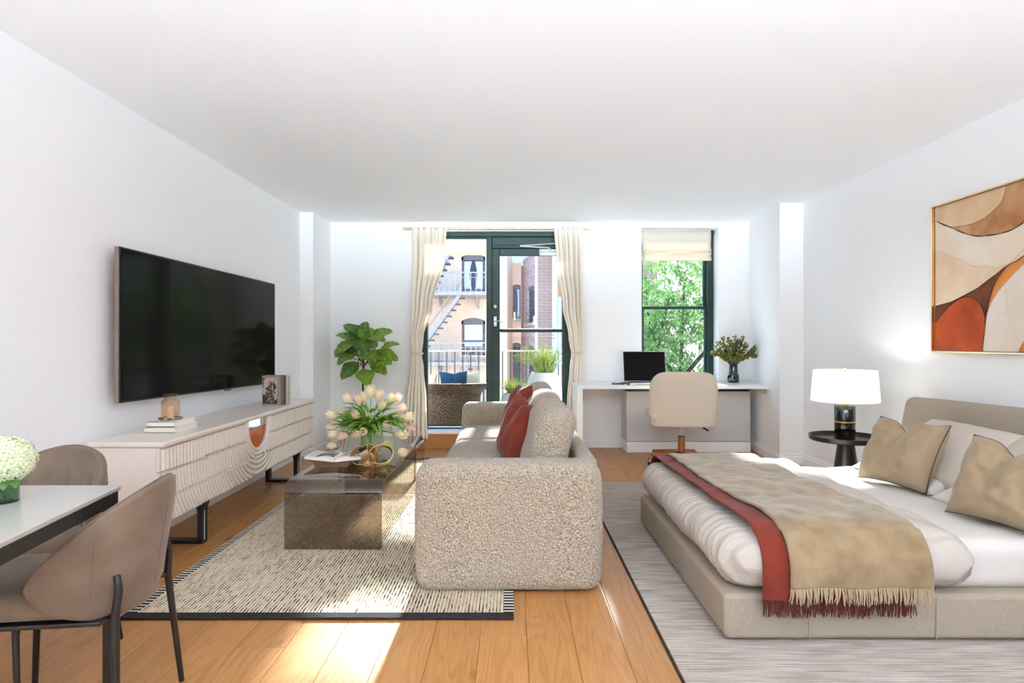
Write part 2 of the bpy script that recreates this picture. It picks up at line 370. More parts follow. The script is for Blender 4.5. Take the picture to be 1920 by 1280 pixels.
        if bevel:
            q = o.modifiers.new('bevel', 'BEVEL'); q.width = bevel; q.segments = seg; q.limit_method = 'ANGLE'; q.angle_limit = math.radians(40)
        if sub:
            q = o.modifiers.new('smooth', 'SUBSURF'); q.levels = sub; q.render_levels = sub
        return o
def tag(o, label=None, cat=None, group=None, kind=None):
    if label: o['label'] = label
    if cat: o['category'] = cat
    if group: o['group'] = group
    if kind: o['kind'] = kind
    return o
def empty(name, loc, label=None, cat=None, group=None, kind=None, rz=0):
    o = bpy.data.objects.new(name, None); COL.objects.link(o); o.location = loc; o.rotation_euler = (0, 0, rz); o.empty_display_size = .1
    return tag(o, label, cat, group, kind)
def struct(o): o['kind'] = 'structure'; return o
def spline(pts, n=8):
    out = []; k = len(pts)
    for i in range(k-1):
        p0, p1, p2, p3 = (Vector(pts[max(i-1, 0)]), Vector(pts[i]), Vector(pts[i+1]), Vector(pts[min(i+2, k-1)]))
        for q in range(n):
            t = q/n; out.append(.5*((2*p1)+(p2-p0)*t+(2*p0-5*p1+4*p2-p3)*t*t+(3*p1-p0-3*p2+p3)*t**3))
    out.append(Vector(pts[-1])); return out
def copy_tree(o, parent=None):
    c = o.copy(); COL.objects.link(c)
    if parent: c.parent = parent
    for ch in list(o.children): copy_tree(ch, c)
    return c
def nz(x, y, z): return noise.noise(Vector((x, y, z)))
def lerp(a, b, t): return a+(b-a)*t
def sstep(a, b, x):
    t = min(max((x-a)/(b-a), 0), 1); return t*t*(3-2*t)
# ------------------------------------------------------------------ room shell
XL, XR, YB, YF, H = -2.22, 2.84, 6.95, -4.0, 2.55
floor = struct(G().box(XL, XR, -1, YB+.3, -.06, -.021).box(XL, XR, YF, -1, -.06, 0).build('floor', M['oak']))
PW = .19
i = 0; x = XL
while x < XR-.01:
    x1 = min(x+PW, XR)
    y = -1.0 - random.uniform(0, 1.8)
    while y < YB+.1:
        ln = random.choice((1.5, 1.8, 2.1, 2.2)); y1 = y+ln
        a, b = max(y, -1.0), min(y1, YB+.1)
        if b-a > .05:
            cx, cy = (x+x1)/2, (a+b)/2
            G().box(x-cx+.0006, x1-cx-.0006, a-cy+.0006, b-cy-.0006, -.02, 0).build('plank', M['oak'], floor, loc=(cx, cy, 0), bevel=.0012, seg=1)
        y = y1
    x = x1
struct(G().box(XL-.1, XR+.1, YF, YB+.3, H, H+.1).build('ceiling', M['ceil']))
struct(G().box(XL-.12, XL, YF, YB+.25, 0, H).build('wall_left', M['wall']))
struct(G().box(XL-.12, XR+.12, YF-.12, YF, 0, H).build('wall_rear', M['wall']))
struct(G().box(XR, XR+.12, YF, YB+.25, 0, H).build('wall_right', M['wall']))
def holed(g, x0, x1, z0, z1, y0, y1, holes, mi=0):
    xs = sorted({x0, x1, *[h[0] for h in holes], *[h[1] for h in holes]})
    zs = sorted({z0, z1, *[h[2] for h in holes], *[h[3] for h in holes]})
    for i in range(len(xs)-1):
        run = None
        for j in range(len(zs)-1):
            cx, cz = (xs[i]+xs[i+1])/2, (zs[j]+zs[j+1])/2
            solid = not any(h[0] < cx < h[1] and h[2] < cz < h[3] for h in holes)
            if solid:
                if run is None: run = zs[j]
            if (not solid or j == len(zs)-2) and run is not None:
                g.box(xs[i], xs[i+1], y0, y1, run, zs[j+1] if solid else zs[j], mi); run = None
    return g
struct(holed(G(), XL, XR, 0, H, YB, YB+.25, [(-1.03, .70, .0, 2.45), (1.47, 2.34, .74, 2.487)]).build('wall_back', M['wall']))
# boxed columns in both far corners
struct(G().prism([(XL, 6.42), (-2.08, 6.42), (-2.055, YB), (XL, YB)], 0, H, axis='z').build('trim_1', M['wall']))
struct(G().prism([(2.61, 5.98), (XR, 5.98), (XR, YB), (2.69, YB)], 0, H, axis='z').build('trim_2', M['wall']))
def skirting(name, pts):
    g = G()
    for (x0, y0), (x1, y1) in zip(pts, pts[1:]):
        d = Vector((x1-x0, y1-y0)).normalized(); nn = Vector((-d.y, d.x))*.016
        prof = [(0, 0), (1, 0), (1, .075), (.6, .088), (.45, .105), (0, .11)]
        A = [(x0+nn.x*a, y0+nn.y*a, z) for a, z in prof]; B = [(x1+nn.x*a, y1+nn.y*a, z) for a, z in prof]
        g.add(A+B, [(i, i+6, (i+1) % 6+6, (i+1) % 6) for i in range(6)]+[(0, 1, 2, 3, 4, 5), (11, 10, 9, 8, 7, 6)])
    return struct(g.build(name, M['trim']))
skirting('baseboard_left', [(XL, 6.42), (XL, YF)])
skirting('baseboard_left', [(-1.05, YB), (-2.055, YB), (-2.08, 6.42), (XL, 6.42)])
skirting('baseboard_right', [(XR, YF), (XR, 5.98), (2.61, 5.98), (2.685, 6.9)])
skirting('baseboard_back', [(1.24, YB), (.72, YB)])

# ---- boxed-in radiator panel under the desk, its shade painted in as grey
rb = struct(empty('trim_3', (1.9, 6.8, 0)))
G().box(-.66, .68, -.16, .15, .12, .66).build('panel', M['grey_box'], rb, bevel=.003)
G().box(-.66, .68, -.175, .15, 0, .115).build('plinth', M['trim'], rb, bevel=.006)
G().box(-.655, .675, -.14, .15, .66, .695).build('shadow_gap', M['black'], rb)  # solid black strip painting the darkness of the gap

# ---- balcony window wall: frame, fixed pane, door
YW = 7.03
win = struct(empty('window_1', (0, YW, 0)))
def bar(parent, x0, x1, z0, z1, y0=-.04, y1=.05, name='frame', m='green', bv=.006):
    return G().box(x0, x1, y0, y1, z0, z1).build(name, M[m], parent, bevel=bv)
bar(win, -1.03, .70, 2.395, 2.45, name='head_rail')
bar(win, -1.03, -.965, .20, 2.395, name='left_jamb')
bar(win, .66, .70, .20, 2.395, name='right_jamb')
bar(win, -.292, -.228, .20, 2.395, name='mullion')
bar(win, -.228, .66, 2.295, 2.395, -.02, .03, name='transom_panel')
bar(win, -.228, .66, 2.262, 2.297, -.04, .05, name='transom_rail')
bar(win, -.965, -.292, 2.375, 2.397, -.02, .03, name='pane_bead')
bar(win, -.965, -.292, .20, .212, -.02, .03, name='pane_bead')
G().box(-.965, -.292, .004, .012, .212, 2.376).build('pane', M['pane'], win)
dr = struct(empty('door_1', (0, YW, 0)))
bar(dr, -.226, -.14, .21, 2.26, -.03, .03, name='stile')
bar(dr, .575, .655, .21, 2.26, -.03, .03, name='stile')
bar(dr, -.14, .575, 2.18, 2.26, -.03, .03, name='top_rail')
bar(dr, -.14, .575, .21, .34, -.03, .03, name='bottom_rail')
bar(dr, -.14, .575, 1.306, 1.345, -.055, .03, name='push_bar', bv=.012)
G().box(-.14, .575, -.004, .004, 1.34, 2.185).build('pane', M['pane'], dr)
G().box(-.14, .575, -.004, .004, .335, 1.31).build('pane', M['pane'], dr)
lk = G().lathe([(0, 0), (.022, 0), (.022, .006), (.014, .012), (0, .012)], 20).build('lock_cylinder', M['steel'], dr, True, loc=(-.192, -.03, 1.60), rot=(PI/2, 0, 0))
hd = G().box(-.016, .016, -.008, 0, -.055, .055).build('handle_plate', M['steel'], dr, bevel=.003, loc=(-.19, -.03, 1.43))
G().tube([(0, -.006, .0), (0, -.045, .0), (.02, -.052, 0), (.09, -.052, -.004)], .009, 10).build('lever', M['steel'], hd, True)
for z in (-.04, .04): G().lathe([(0, 0), (.006, 0), (.006, .003), (0, .003)], 10).build('screw', M['black'], hd, True, loc=(0, -.008, z), rot=(PI/2, 0, 0))
cl = G().box(-.16, .16, -.03, 0, -.035, .035).softbox(-.15, .13, -.07, -.025, -.045, .005, .012, 3, (2, 2, 2)).build('door_closer', M['alu'], dr, True, bevel=.003, loc=(.47, -.03, 2.215))
G().tube([(-.02, -.05, .02), (-.06, -.06, .045), (-.38, -.08, .062)], .009, 8).build('closer_arm', M['alu'], cl, True)
G().tube([(-.38, -.08, .066), (.05, -.03, .098)], .008, 8).build('closer_arm', M['alu'], cl, True)
for x in (-.145, .145): G().lathe([(0, 0), (.006, 0), (.006, .003), (0, .003)], 10).build('screw', M['black'], cl, True, loc=(x, -.031, .02), rot=(PI/2, 0, 0))
# step and threshold below the window wall
st = struct(empty('trim_4', (0, 6.95, 0)))
G().box(-.86, .86, -.09, .09, 0, .165).build('riser', M['oak'], st, loc=(-.165, .0, 0), bevel=.004)
G().box(-1.03, .70, -.10, .30, .165, .20).build('threshold', M['trim'], st, bevel=.006)

# ---- sash window over the desk
sw = struct(empty('window_2', (0, 7.12, 0)))
bar(sw, 1.47, 1.495, .75, 2.487, -.03, .08, name='jamb')
bar(sw, 2.285, 2.34, .75, 2.487, -.0, .10, name='jamb')
bar(sw, 2.255, 2.287, .75, 2.487, -.03, .08, name='sash_track')
bar(sw, 1.47, 2.34, 2.44, 2.487, -.03, .08, name='head')
bar(sw, 1.47, 2.34, .74, .78, -.03, .08, name='sill')
def sash(x0, x1, z0, z1, y, f=.028):
    s = empty('sash', (0, y, 0)); s.parent = sw
    bar(s, x0, x0+f, z0, z1, -.018, .018, name='stile'); bar(s, x1-f, x1, z0, z1, -.018, .018, name='stile')
    bar(s, x0+f, x1-f, z0, z0+f*1.1, -.018, .018, name='rail'); bar(s, x0+f, x1-f, z1-f*1.1, z1, -.018, .018, name='rail')
    G().box(x0+f, x1-f, -.003, .003, z0+f, z1-f).build('pane', M['pane'], s)
sash(1.495, 2.255, 1.575, 2.44, .045); sash(1.497, 2.255, .78, 1.607, .0)
# white reveals are the wall thickness; roman blind hangs in the reveal
rbl = empty('roman_blind', (1.87, 7.0, 2.15), 'cream roman blind raised in folds at the top of the desk window', 'blind')
G().box(-.385, .385, -.012, .01, .29, .33).build('head_box', M['blind'], rbl, bevel=.003)
g = G(); rows = []
for k, (z, y) in enumerate([(.315, -.014), (.25, -.016), (.14, -.030), (.09, -.052), (.082, -.055), (.085, -.03), (.06, -.045), (.052, -.05), (.055, -.028), (.03, -.045), (.022, -.048), (.026, -.022), (-.01, -.036), (-.035, -.036)]):
    wd = .39+.006*math.sin(k*1.7)
    rows.append([(wd*(-1+2*i/16), y+.004*math.sin(i*.7+k), z+.004*math.sin(i*.5+k*.8)+(.004 if i > 13 else 0)) for i in range(17)])
g.grid(rows).build('fabric', M['blind'], rbl, True, angle=60, solid=.006)
G().tube([(.37, .0, -.03), (.372, .0, .29)], .004, 6).build('cord', M['cream_fabric'], rbl, True)

# ------------------------------------------------------------------ curtains
rod = empty('curtain_rod', (-.15, 6.86, 2.462), 'pale slim curtain rod above the balcony door', 'curtain rod')
G().tube([(-1.07, 0, 0), (1.03, 0, 0)], .012, 12).build('pole', M['gold'], rod, True)
G().box(-1.075, -1.02, -.014, .014, -.014, .014).build('finial', M['gold'], rod, bevel=.003)
G().box(.98, 1.035, -.014, .014, -.014, .014).build('finial', M['gold'], rod, bevel=.003)
for x in (-.95, .92): G().tube([(x, 0, 0), (x, .09, 0)], .007, 8).build('bracket', M['gold'], rod, True)
def curtain(keys, label, seed, loc, zb):
    """keys: (z, xleft, xright) from top to bottom"""
    root = empty('curtain', loc, label, 'curtain')
    zt = keys[0][0]; rows = []; nv, nu = 90, 110
    for j in range(nv+1):
        z = lerp(zt, zb, j/nv)
        for a, b in zip(keys, keys[1:]):
            if a[0] >= z >= b[0]:
                t = (a[0]-z)/(a[0]-b[0]); t2 = t*t*(3-2*t); xl, xr = lerp(a[1], b[1], t2), lerp(a[2], b[2], t2); break
        wd = xr-xl; row = []
        for i in range(nu+1):
            u = i/nu; uu = u+.018*math.sin(u*19+seed)+.012*nz(u*4, z*.6, seed)
            amp = .034*min(1, (zt-z)/.25+.35)*(.55+.45*min(1, wd/.3))
            ph = uu*2*PI*5.5+seed+.5*nz(u*3, z*.8, seed+9)
            y = amp*math.sin(ph)+.006*math.sin(ph*2.1+z*2)*min(1, (zt-z)/.4)
            xx = xl+wd*u+.006*math.cos(ph)
            zz = z+(.014*nz(u*7, seed, 3) if j == nv else 0)
            row.append((xx, y, zz+(.006*math.sin(ph) if j == 0 else 0)))
        rows.append(row)
    G().grid(rows).build('fabric', M['curtain'], root, True, angle=0, solid=.003)
    return root
def tieband(root, xl, xr, z):
    g = G(); n = 28
    rows = []
    for dz, o in ((-.011, 0), (-.009, .004), (.009, .004), (.011, 0)):
        rows.append([((xl+xr)/2+((xr-xl)/2+o)*math.cos(2*PI*q/n), (.045+o)*math.sin(2*PI*q/n), z+dz+.006*math.cos(2*PI*q/n)) for q in range(n)])
    g.grid(rows, cu=True).build('tieback', M['cream_fabric'], root, True, angle=60, solid=.003)
c1 = curtain([(2.475, -1.125, -.73), (2.1, -1.12, -.76), (1.6, -1.125, -.88), (1.25, -1.13, -.985), (1.06, -1.12, -1.005), (.9, -1.135, -.985), (.55, -1.18, -.955), (.30, -1.21, -.95), (.115, -1.225, -.94)],
             'cream curtain tied back on the left of the balcony window, beside the fig plant', 1.3, (0, 6.85, 0), .115)
tieband(c1, -1.13, -.995, 1.06)
c2 = curtain([(2.475, .475, .79), (2.1, .50, .79), (1.6, .57, .79), (1.25, .635, .795), (1.06, .665, .79), (.9, .645, .80), (.55, .62, .78), (.30, .61, .76), (.115, .61, .75)],
             'cream curtain tied back on the right of the balcony door, beside the desk', 4.1, (0, 6.85, 0), .115)
tieband(c2, .662, .795, 1.06)

# ------------------------------------------------------------------ rugs
def rug(name, x0, x1, y0, y1, axis, period, m, label, border):
    root = empty(name, ((x0+x1)/2, (y0+y1)/2, 0), label, 'rug')
    hx, hy = (x1-x0)/2, (y1-y0)/2; bx = border[0]; by = border[1]
    # ridged pile: real ridges every `period`
    prof = []; a0, a1 = (-hx+bx, hx-bx) if axis == 0 else (-hy+by, hy-by)
    n = int((a1-a0)/period)
    for k in range(n+1):
        for f, z in ((.0, .011), (.25, .0135), (.5, .011), (.62, .006), (.85, .006)):
            t = a0+(k+f)*period
            if t < a1: prof.append((t, z))
    prof = [(a0, 0)]+prof+[(a1, .010), (a1, 0)]
    b0, b1 = (-hy+by, hy-by) if axis == 0 else (-hx+bx, hx-bx)
    rows = []
    for q in range(2): rows.append([((p if axis == 0 else (b0, b1)[q]), ((b0, b1)[q] if axis == 0 else p), z) for p, z in prof])
    gg = G().grid(rows, flip=(axis == 1))
    # match stripe phase of the material to the ridges
    gg.build('woven_field', m, root)
    return root, hx, hy
r1, hx, hy = rug('area_rug', -1.69, .007, 2.64, 6.25, 0, .0155, M['rug_cream'], 'cream flat-woven rug with fine dark lines and black border under the sofa', (.045, .05))
for s in (-1, 1):
    g = G()
    for k in range(4):
        yy = s*(hy-.006-k*.0125); g.tube([(-hx, yy, .007), (hx, yy, .007)], .0075, 6)
    tag(g.build('end_border', M['rug_black'], r1, True), 'black corded end border')
    sb = G().box(s*hx-.045 if s > 0 else -hx, hx if s > 0 else -hx+.045, -hy+.05, hy-.05, 0, .012)
    sb.build('side_border', M['rug_black'], r1, bevel=.003)
    g = G(); y = -hy+.06
    while y < hy-.06:
        x0 = (hx-.045) if s > 0 else -hx
        g.box(x0, x0+.045, y, y+.005, .009, .0145); y += .030
    tag(g.build('stitching', M['paper'], r1), 'cream stitches on the black side border', kind='stuff')
g = G()
r2, hx, hy = rug('bedroom_rug', .60, 2.78, 1.2, 5.2, 1, .016, M['rug_grey'], 'taupe ribbed rug lying under the bed and nightstand', (.006, .006))
for s in (-1, 1): G().tube([(s*hx, -hy, .004), (s*hx, hy, .004)], .004, 6).build('side_edge', M['rug_black'], r2, True)
RZ = .0135

# ------------------------------------------------------------------ television
tv = empty('television', (-2.14, 4.42, 1.28), 'large flat black television mounted on the left wall above the console', 'television')
def quadslab(x0, x1, ins, mname, nm, bev=.002):
    ya, yb = -1.09+ins, 1.09-ins; zt = .437-ins; za, zb = -.415+ins, -.452+ins
    poly = [(ya, za), (yb, zb), (yb, zt), (ya, zt)]
    return G().prism(poly, x0, x1, axis='x').build(nm, M[mname], tv, bevel=bev)
quadslab(-.02, .004, .0, 'tv_frame', 'frame'); quadslab(.002, .010, .0, 'black', 'bezel'); quadslab(.008, .0135, .009, 'screen', 'screen', .0008)
G().box(-.075, -.02, -.35, .35, -.22, .22).build('wall_bracket', M['black'], tv)
G().box(-.012, .006, .16, .24, -.449, -.435).build('sensor', M['tv_frame'], tv, bevel=.002)

# ------------------------------------------------------------------ sideboard
CX, CY = -1.77, 4.285
sbd = empty('media_console', (-1.955, CY, 0), 'long cream lacquered console with ribbed front below the television', 'console')
X0, X1 = -.185, .185
G().softbox(X0-.01, X1+.014, -1.195, 1.195, .662, .692, .012, 3, (2, 6, 1)).build('top', M['console'], sbd, True)
G().box(X0, X1-.028, -1.185, 1.185, .285, .662).build('carcass', M['console'], sbd, bevel=.004)
ZC, NR = .625, .175
zr = [(.538, .66), (.405, .534), (.275, .401)]
pts0 = []
for row, (za, zb) in enumerate(zr):
    # drawer fronts; the upper two are notched round the niche
    g = G()
    def half(zz, r=NR-.004): return r if zz >= ZC else math.sqrt(max(0, r*r-(ZC-zz)**2))
    N = 14; zs = [lerp(za, zb, i/N) for i in range(N+1)]
    if half(zb) > 0:
        for s in (-1, 1):
            for z0, z1 in zip(zs, zs[1:]):
                a0, a1 = half(z0), half(z1)
                P = [(s*a0, z0), (s*1.185, z0), (s*1.185, z1), (s*a1, z1)]
                g.prism(P if s > 0 else P[::-1], X1-.027, X1-.012, axis='x')
    else:
        g.box(X1-.027, X1-.012, -1.185, 1.185, za, zb)
    fr = g.build('drawer_front', M['console'], sbd)
    r = .232
    while r < 1.62:
        path = [(-r, .66), (-r, ZC)] if r < 1.19 else []
        nA = max(20, int(PI*r/.028)); RA = r if r < .36 else .36+.10*(r-.36); za_ = ZC-.07*sstep(.30, .60, r); hl = r-RA
        arcL = [(-hl+RA*math.cos(PI+PI/2*i/nA), za_+RA*math.sin(PI+PI/2*i/nA)) for i in range(nA+1)]
        path = [(-r, lerp(.66, za_, i/2)) for i in range(2)]+arcL+[(-a, b) for a, b in arcL[::-1]]+[(r, lerp(za_, .66, i/2)) for i in range(1, 3)]
        # densify and clip to this drawer
        run = []
        def flush():
            if len(run) > 1 and (abs(run[0][0]-run[-1][0])+abs(run[0][1]-run[-1][1])) > .02:
                G().tube([(X1-.002, a, b) for a, b in run], .0112, 8).build('rib', M['console'], fr, True, angle=50)
            run.clear()
        for p, q in zip(path, path[1:]):
            m = max(1, int(math.hypot(q[0]-p[0], q[1]-p[1])/.006))
            for t in range(m):
                a, b = lerp(p[0], q[0], t/m), lerp(p[1], q[1], t/m)
                if za+.002 < b < zb-.002 and abs(a) < 1.172: run.append((a, b))
                else:
                    if len(run) > 6: run[:] = run[::4]+[run[-1]]
                    flush()
        if len(run) > 6: run[:] = run[::4]+[run[-1]]
        flush()
        r += .0335
def upath(r, n=20): return [(-r, .66), (-r, ZC)]+[(r*math.cos(PI+PI*i/n), ZC+r*math.sin(PI+PI*i/n)) for i in range(1, n)]+[(r, ZC), (r, .66)]
for r, rr in ((NR, .012), (NR+.028, .012)):
    tag(G().tube([(X1-.004, a, b) for a, b in upath(r)], rr, 8).build('niche_rim', M['console'], sbd, True), 'smooth U-shaped rim round the niche')
pl = [(a, b) for a, b in upath(NR-.004)]
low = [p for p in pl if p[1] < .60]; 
G().prism([(-NR+.006, .60), *[p for p in low], (NR-.006, .60)], X1-.024, X1-.020, axis='x').build('niche_reflection', M['amber'], sbd)  # lower mirror area, with the reflected floor put in as colour
tag(G().box(X1-.024, X1-.020, -NR+.004, NR-.004, .602, .66).build('niche_mirror', M['mirror'], sbd), 'mirrored upper part of the niche')
for yy in (-.62, .98):
    lf = empty('leg_frame', (0, yy, 0)); lf.parent = sbd
    g = G()
    g.box(-.15, .12, -.03, .03, 0.0, .022)
    for s, x in ((-1, -.135), (1, .105)):
        poly = [(x-.015, .02), (x+.015, .02), (x+.015, .16)]+[(x+.015+.055*(1-math.cos(PI/2*i/6)), .16+.125*math.sin(PI/2*i/6)) for i in range(1, 7)]+[(x-.015-.055*(1-math.cos(PI/2*i/6)), .16+.125*math.sin(PI/2*i/6)) for i in range(6, 0, -1)]+[(x-.015, .16)]
        g.prism(poly, -.03, .03, axis='y')
    g.build('sled', M['black'], lf)
    G().box(.1195, .1225, -.012, -.004, .02, .28).build('silver_strip', M['alu'], lf)

# ---- things on the console
def book(name, parent, sx, sy, sz, m, page=None):
    G().box(-sx/2, sx/2, -sy/2, sy/2, 0, .003).box(-sx/2, sx/2, -sy/2, sy/2, sz-.003, sz).box(-sx/2, -sx/2+.003, -sy/2, sy/2, 0, sz).build('cover', m, parent)
    G().box(-sx/2+.003, sx/2-.006, -sy/2+.006, sy/2-.006, .003, sz-.003).build('pages', page or M['paper'], parent)
TZ = .692
b1 = empty('book', (-1.96, 3.535, TZ), 'lower cream hardback book lying flat on the console', 'book', 'cream books on the console', rz=PI/2)
book('book', b1, .25, .175, .031, M['book'])
b2 = empty('book', (-1.965, 3.545, TZ+.031), 'upper cream hardback book under the candle lantern', 'book', 'cream books on the console', rz=PI/2)
book('book', b2, .235, .155, .028, M['paper'])
BZ = TZ+.059
dish = G(); 
for k in range(26):
    a = 2*PI*k/26; rr = .052+.004*random.random()
    dish.softbox(rr*math.cos(a)-.007, rr*math.cos(a)+.007, rr*math.sin(a)-.007, rr*math.sin(a)+.007, .0, .011+.004*random.random(), .005, 2, (1, 1, 1))
lan = empty('candle_lantern', (-1.965, 3.53, BZ), 'pale amber glass lantern holding a candle on two cream books', 'lantern')
G().lathe([(0, .001), (.05, .001), (.05, .008), (0, .008)], 32).build('base', M['book'], lan, True)
tag(dish.build('pebble_ring', mat('pebbles', (150, 140, 128), .7, vary=(60, (60, 52, 46), .4, .6)), lan, True), 'ring of brown and white pebbles')
G().lathe([(.044, .008), (.050, .012), (.050, .095), (.046, .108), (.034, .118), (.031, .125), (.034, .148), (.032, .148), (.029, .125), (.032, .116), (.044, .106), (.047, .095), (.047, .012), (.044, .011)], 36).build('glass_jar', M['amber_glass'], lan, True)
cd = empty('candle', (-1.965, 3.53, BZ+.008), 'cream pillar candle inside the glass lantern', 'candle')
G().lathe([(0, 0), (.0175, 0), (.0185, .003), (.0185, .068), (.016, .071), (0, .069)], 28).build('wax', M['wax'], cd, True)
G().tube([(0, 0, .069), (.001, 0, .078)], .0012, 6).build('wick', M['black'], cd, True)
# upright books
def ub(y, x, sx, sz, th, m, label, pic=False):
    o = empty('book', (x, y, TZ), label, 'book', 'upright books at the far end of the console')
    G().box(-sx/2, sx/2, 0, .003, 0, sz).box(-sx/2, sx/2, th-.003, th, 0, sz).box(sx/2-.003, sx/2, 0, th, 0, sz).build('cover', m, o)
    G().box(-sx/2+.004, sx/2-.003, .003, th-.003, .003, sz-.005).build('pages', M['paper'], o)
    if pic:
        pm = mat('sepia_photograph', (190, 172, 150), .5, vary=((16, 16, 11), (36, 28, 22), .46, .54))
        tag(G().box(-sx/2+.006, sx/2-.035, -.0012, 0, .012, sz-.016).build('cover_photograph', pm, o), 'sepia cover photograph')
        # a seated statue-like silhouette, printed
        g = G(); 
        outl = [(-.045, .02), (.02, .02), (.022, .08), (.03, .10), (.012, .13), (.008, .16), (-.006, .185), (-.022, .18), (-.026, .15), (-.05, .14), (-.052, .09), (-.04, .06)]
        g.prism(outl[::-1], -.0016, -.0012, axis='y').build('printed_figure', mat('dark_print', (66, 52, 42), .5, vary=(50, (190, 176, 158), .40, .5)), o)
ub(4.89, -1.915, .155, .235, .030, mat('taupe_cover', (150, 134, 120), .5), 'upright book with a sepia photograph on its cover on the console', True)
ub(4.925, -1.905, .165, .237, .022, mat('brown_cover', (118, 98, 84), .5), 'upright brown-backed book standing behind the sepia cover book')
ub(4.952, -1.90, .17, .236, .026, M['paper'], 'upright white book, middle of the far console row')
ub(4.982, -1.895, .17, .232, .024, M['book'], 'upright off-white book, rearmost on the console')

# ------------------------------------------------------------------ smoked glass tables
def waterfall(name, label, x0, x1, y0, y1, h, along, r=.085, th=.012, z0=RZ):
    a0, a1 = (y0, y1) if along == 'y' else (x0, x1)
    c = (a0+a1)/2; half = (a1-a0)/2
    def path(o):
        R = r-o; n = 10
        return [(-half+o, 0)]+[(-half+o+R-R*math.cos(PI/2*i/n), h-r+R*math.sin(PI/2*i/n)) for i in range(n+1)]+[(half-o-R+R*math.sin(PI/2*i/n), h-r+R*math.cos(PI/2*i/n)) for i in range(n+1)]+[(half-o, 0)]
    outer, inner = path(0), path(th)
    b0, b1 = (x0, x1) if along == 'y' else (y0, y1); hb = (b1-b0)/2
    def P(a, b, z): return (b, a, z) if along == 'y' else (a, b, z)
    rows = [[P(a, -hb, z) for a, z in outer], [P(a, hb, z) for a, z in outer], [P(a, hb, z) for a, z in inner], [P(a, -hb, z) for a, z in inner]]
    g = G().grid(rows, cv=True)
    k = len(outer); g.f += [(0, k*3, k*2, k), (k-1, 2*k-1, 3*k-1, 4*k-1)]; g.m += [0, 0]
    o = g.build(name, M['smoke'], None, True, angle=50, loc=((x0+x1)/2, (y0+y1)/2, z0))
    return tag(o, label, 'table', 'smoked glass tables on the rug')
waterfall('coffee_table', 'smoked glass waterfall coffee table holding tulips, book and gold knot', -1.30, -.743, 3.50, 4.78, .385, 'y')
waterfall('side_table', 'lower smoked glass waterfall table behind the one with tulips', -1.47, -.82, 5.20, 5.75, .30, 'x', .06)
CT = RZ+.386
# ------------------------------------------------------------------ sofa
sofa = empty('sofa', (0, 4.385, 0), 'cream boucle three-seat sofa seen from its near arm', 'sofa')
SY0, SY1 = -1.465, 1.485   # local y of the two ends
def soft(nm, b, r, m, parent, nc=(4, 4, 4), fn=None, ke=5, loc=None, rot=None, angle=0):
    return G().softbox(*b, r, ke, nc, fn).build(nm, m, parent, True, angle=angle, loc=loc, rot=rot)
def armfn(p, n):
    # softly crowned upholstery
    x, y, z = p; k = .010
    if n[2] < 0:
        h_ = math.hypot(n[0], n[1])
        if h_ > .01: q_ = .07*(1-h_)*.4/h_; x += n[0]*q_; y += n[1]*q_
    return [x+n[0]*k*math.sin(PI*min(1, z/.62)), y+n[1]*k*(1-((x+.016)/.47)**2), z+n[2]*k*.6]
soft('arm', (-.462, .430, SY0-.012, SY0+.215, RZ+.002, .612), .07, M['boucle'], sofa, (10, 2, 8), armfn)
soft('arm', (-.462, .430, SY1-.225, SY1-.006, RZ+.002, .628), .07, M['boucle'], sofa, (10, 2, 8), armfn)
soft('back_frame', (.335, .430, SY0+.15, SY1-.15, .02, .618), .035, M['boucle'], sofa, (2, 16, 8))
soft('seat_base', (-.440, .36, SY0+.20, SY1-.20, RZ+.004, .255), .03, M['boucle'], sofa, (6, 16, 3))
ys = [SY0+.232+i*(SY1-SY0-.464)/3 for i in range(4)]
for i in range(3):
    a, b = ys[i]+.004, ys[i+1]-.004; cy = (a+b)/2; hy_ = (b-a)/2
    def fn(p, n, cy=cy, hy_=hy_):
        x, y, z = p; u = (x+.1)/.36; v = (y-cy)/hy_
        k = max(0, 1-u*u*.9)*max(0, 1-v*v)
        if n[2] > 0: z += .028*k**.6-.006
        return [x-.012*(1-v*v)*max(0, -n[0]), y, z+.003*nz(x*6, y*6, i)]
    soft('seat_cushion', (-.452, .24, a, b, .245, .438), .07, M['boucle'], sofa, (10, 12, 3), fn)
    def fb(p, n, cy=cy, hy_=hy_):
        x, y, z = p; v = (y-cy)/hy_; t = (z-.43)/.42
        x += .10*(t-.25)-.022*(1-v*v)*max(0, -n[0])   # leans back
        z += (.016*(1-v*v) if n[2] > 0 else 0)+.004*nz(y*5, z*5, i*3)
        x += .008*nz(y*7, z*7, i*5)
        return [x, y, z]
    soft('back_cushion', (.075, .285, a+.005, b-.005, .43, .835), .095, M['boucle'], sofa, (4, 12, 8), fb)
G().box(.441, .444, SY0+.10, SY0+.13, .215, .255).build('tag', M['bronze'], sofa)

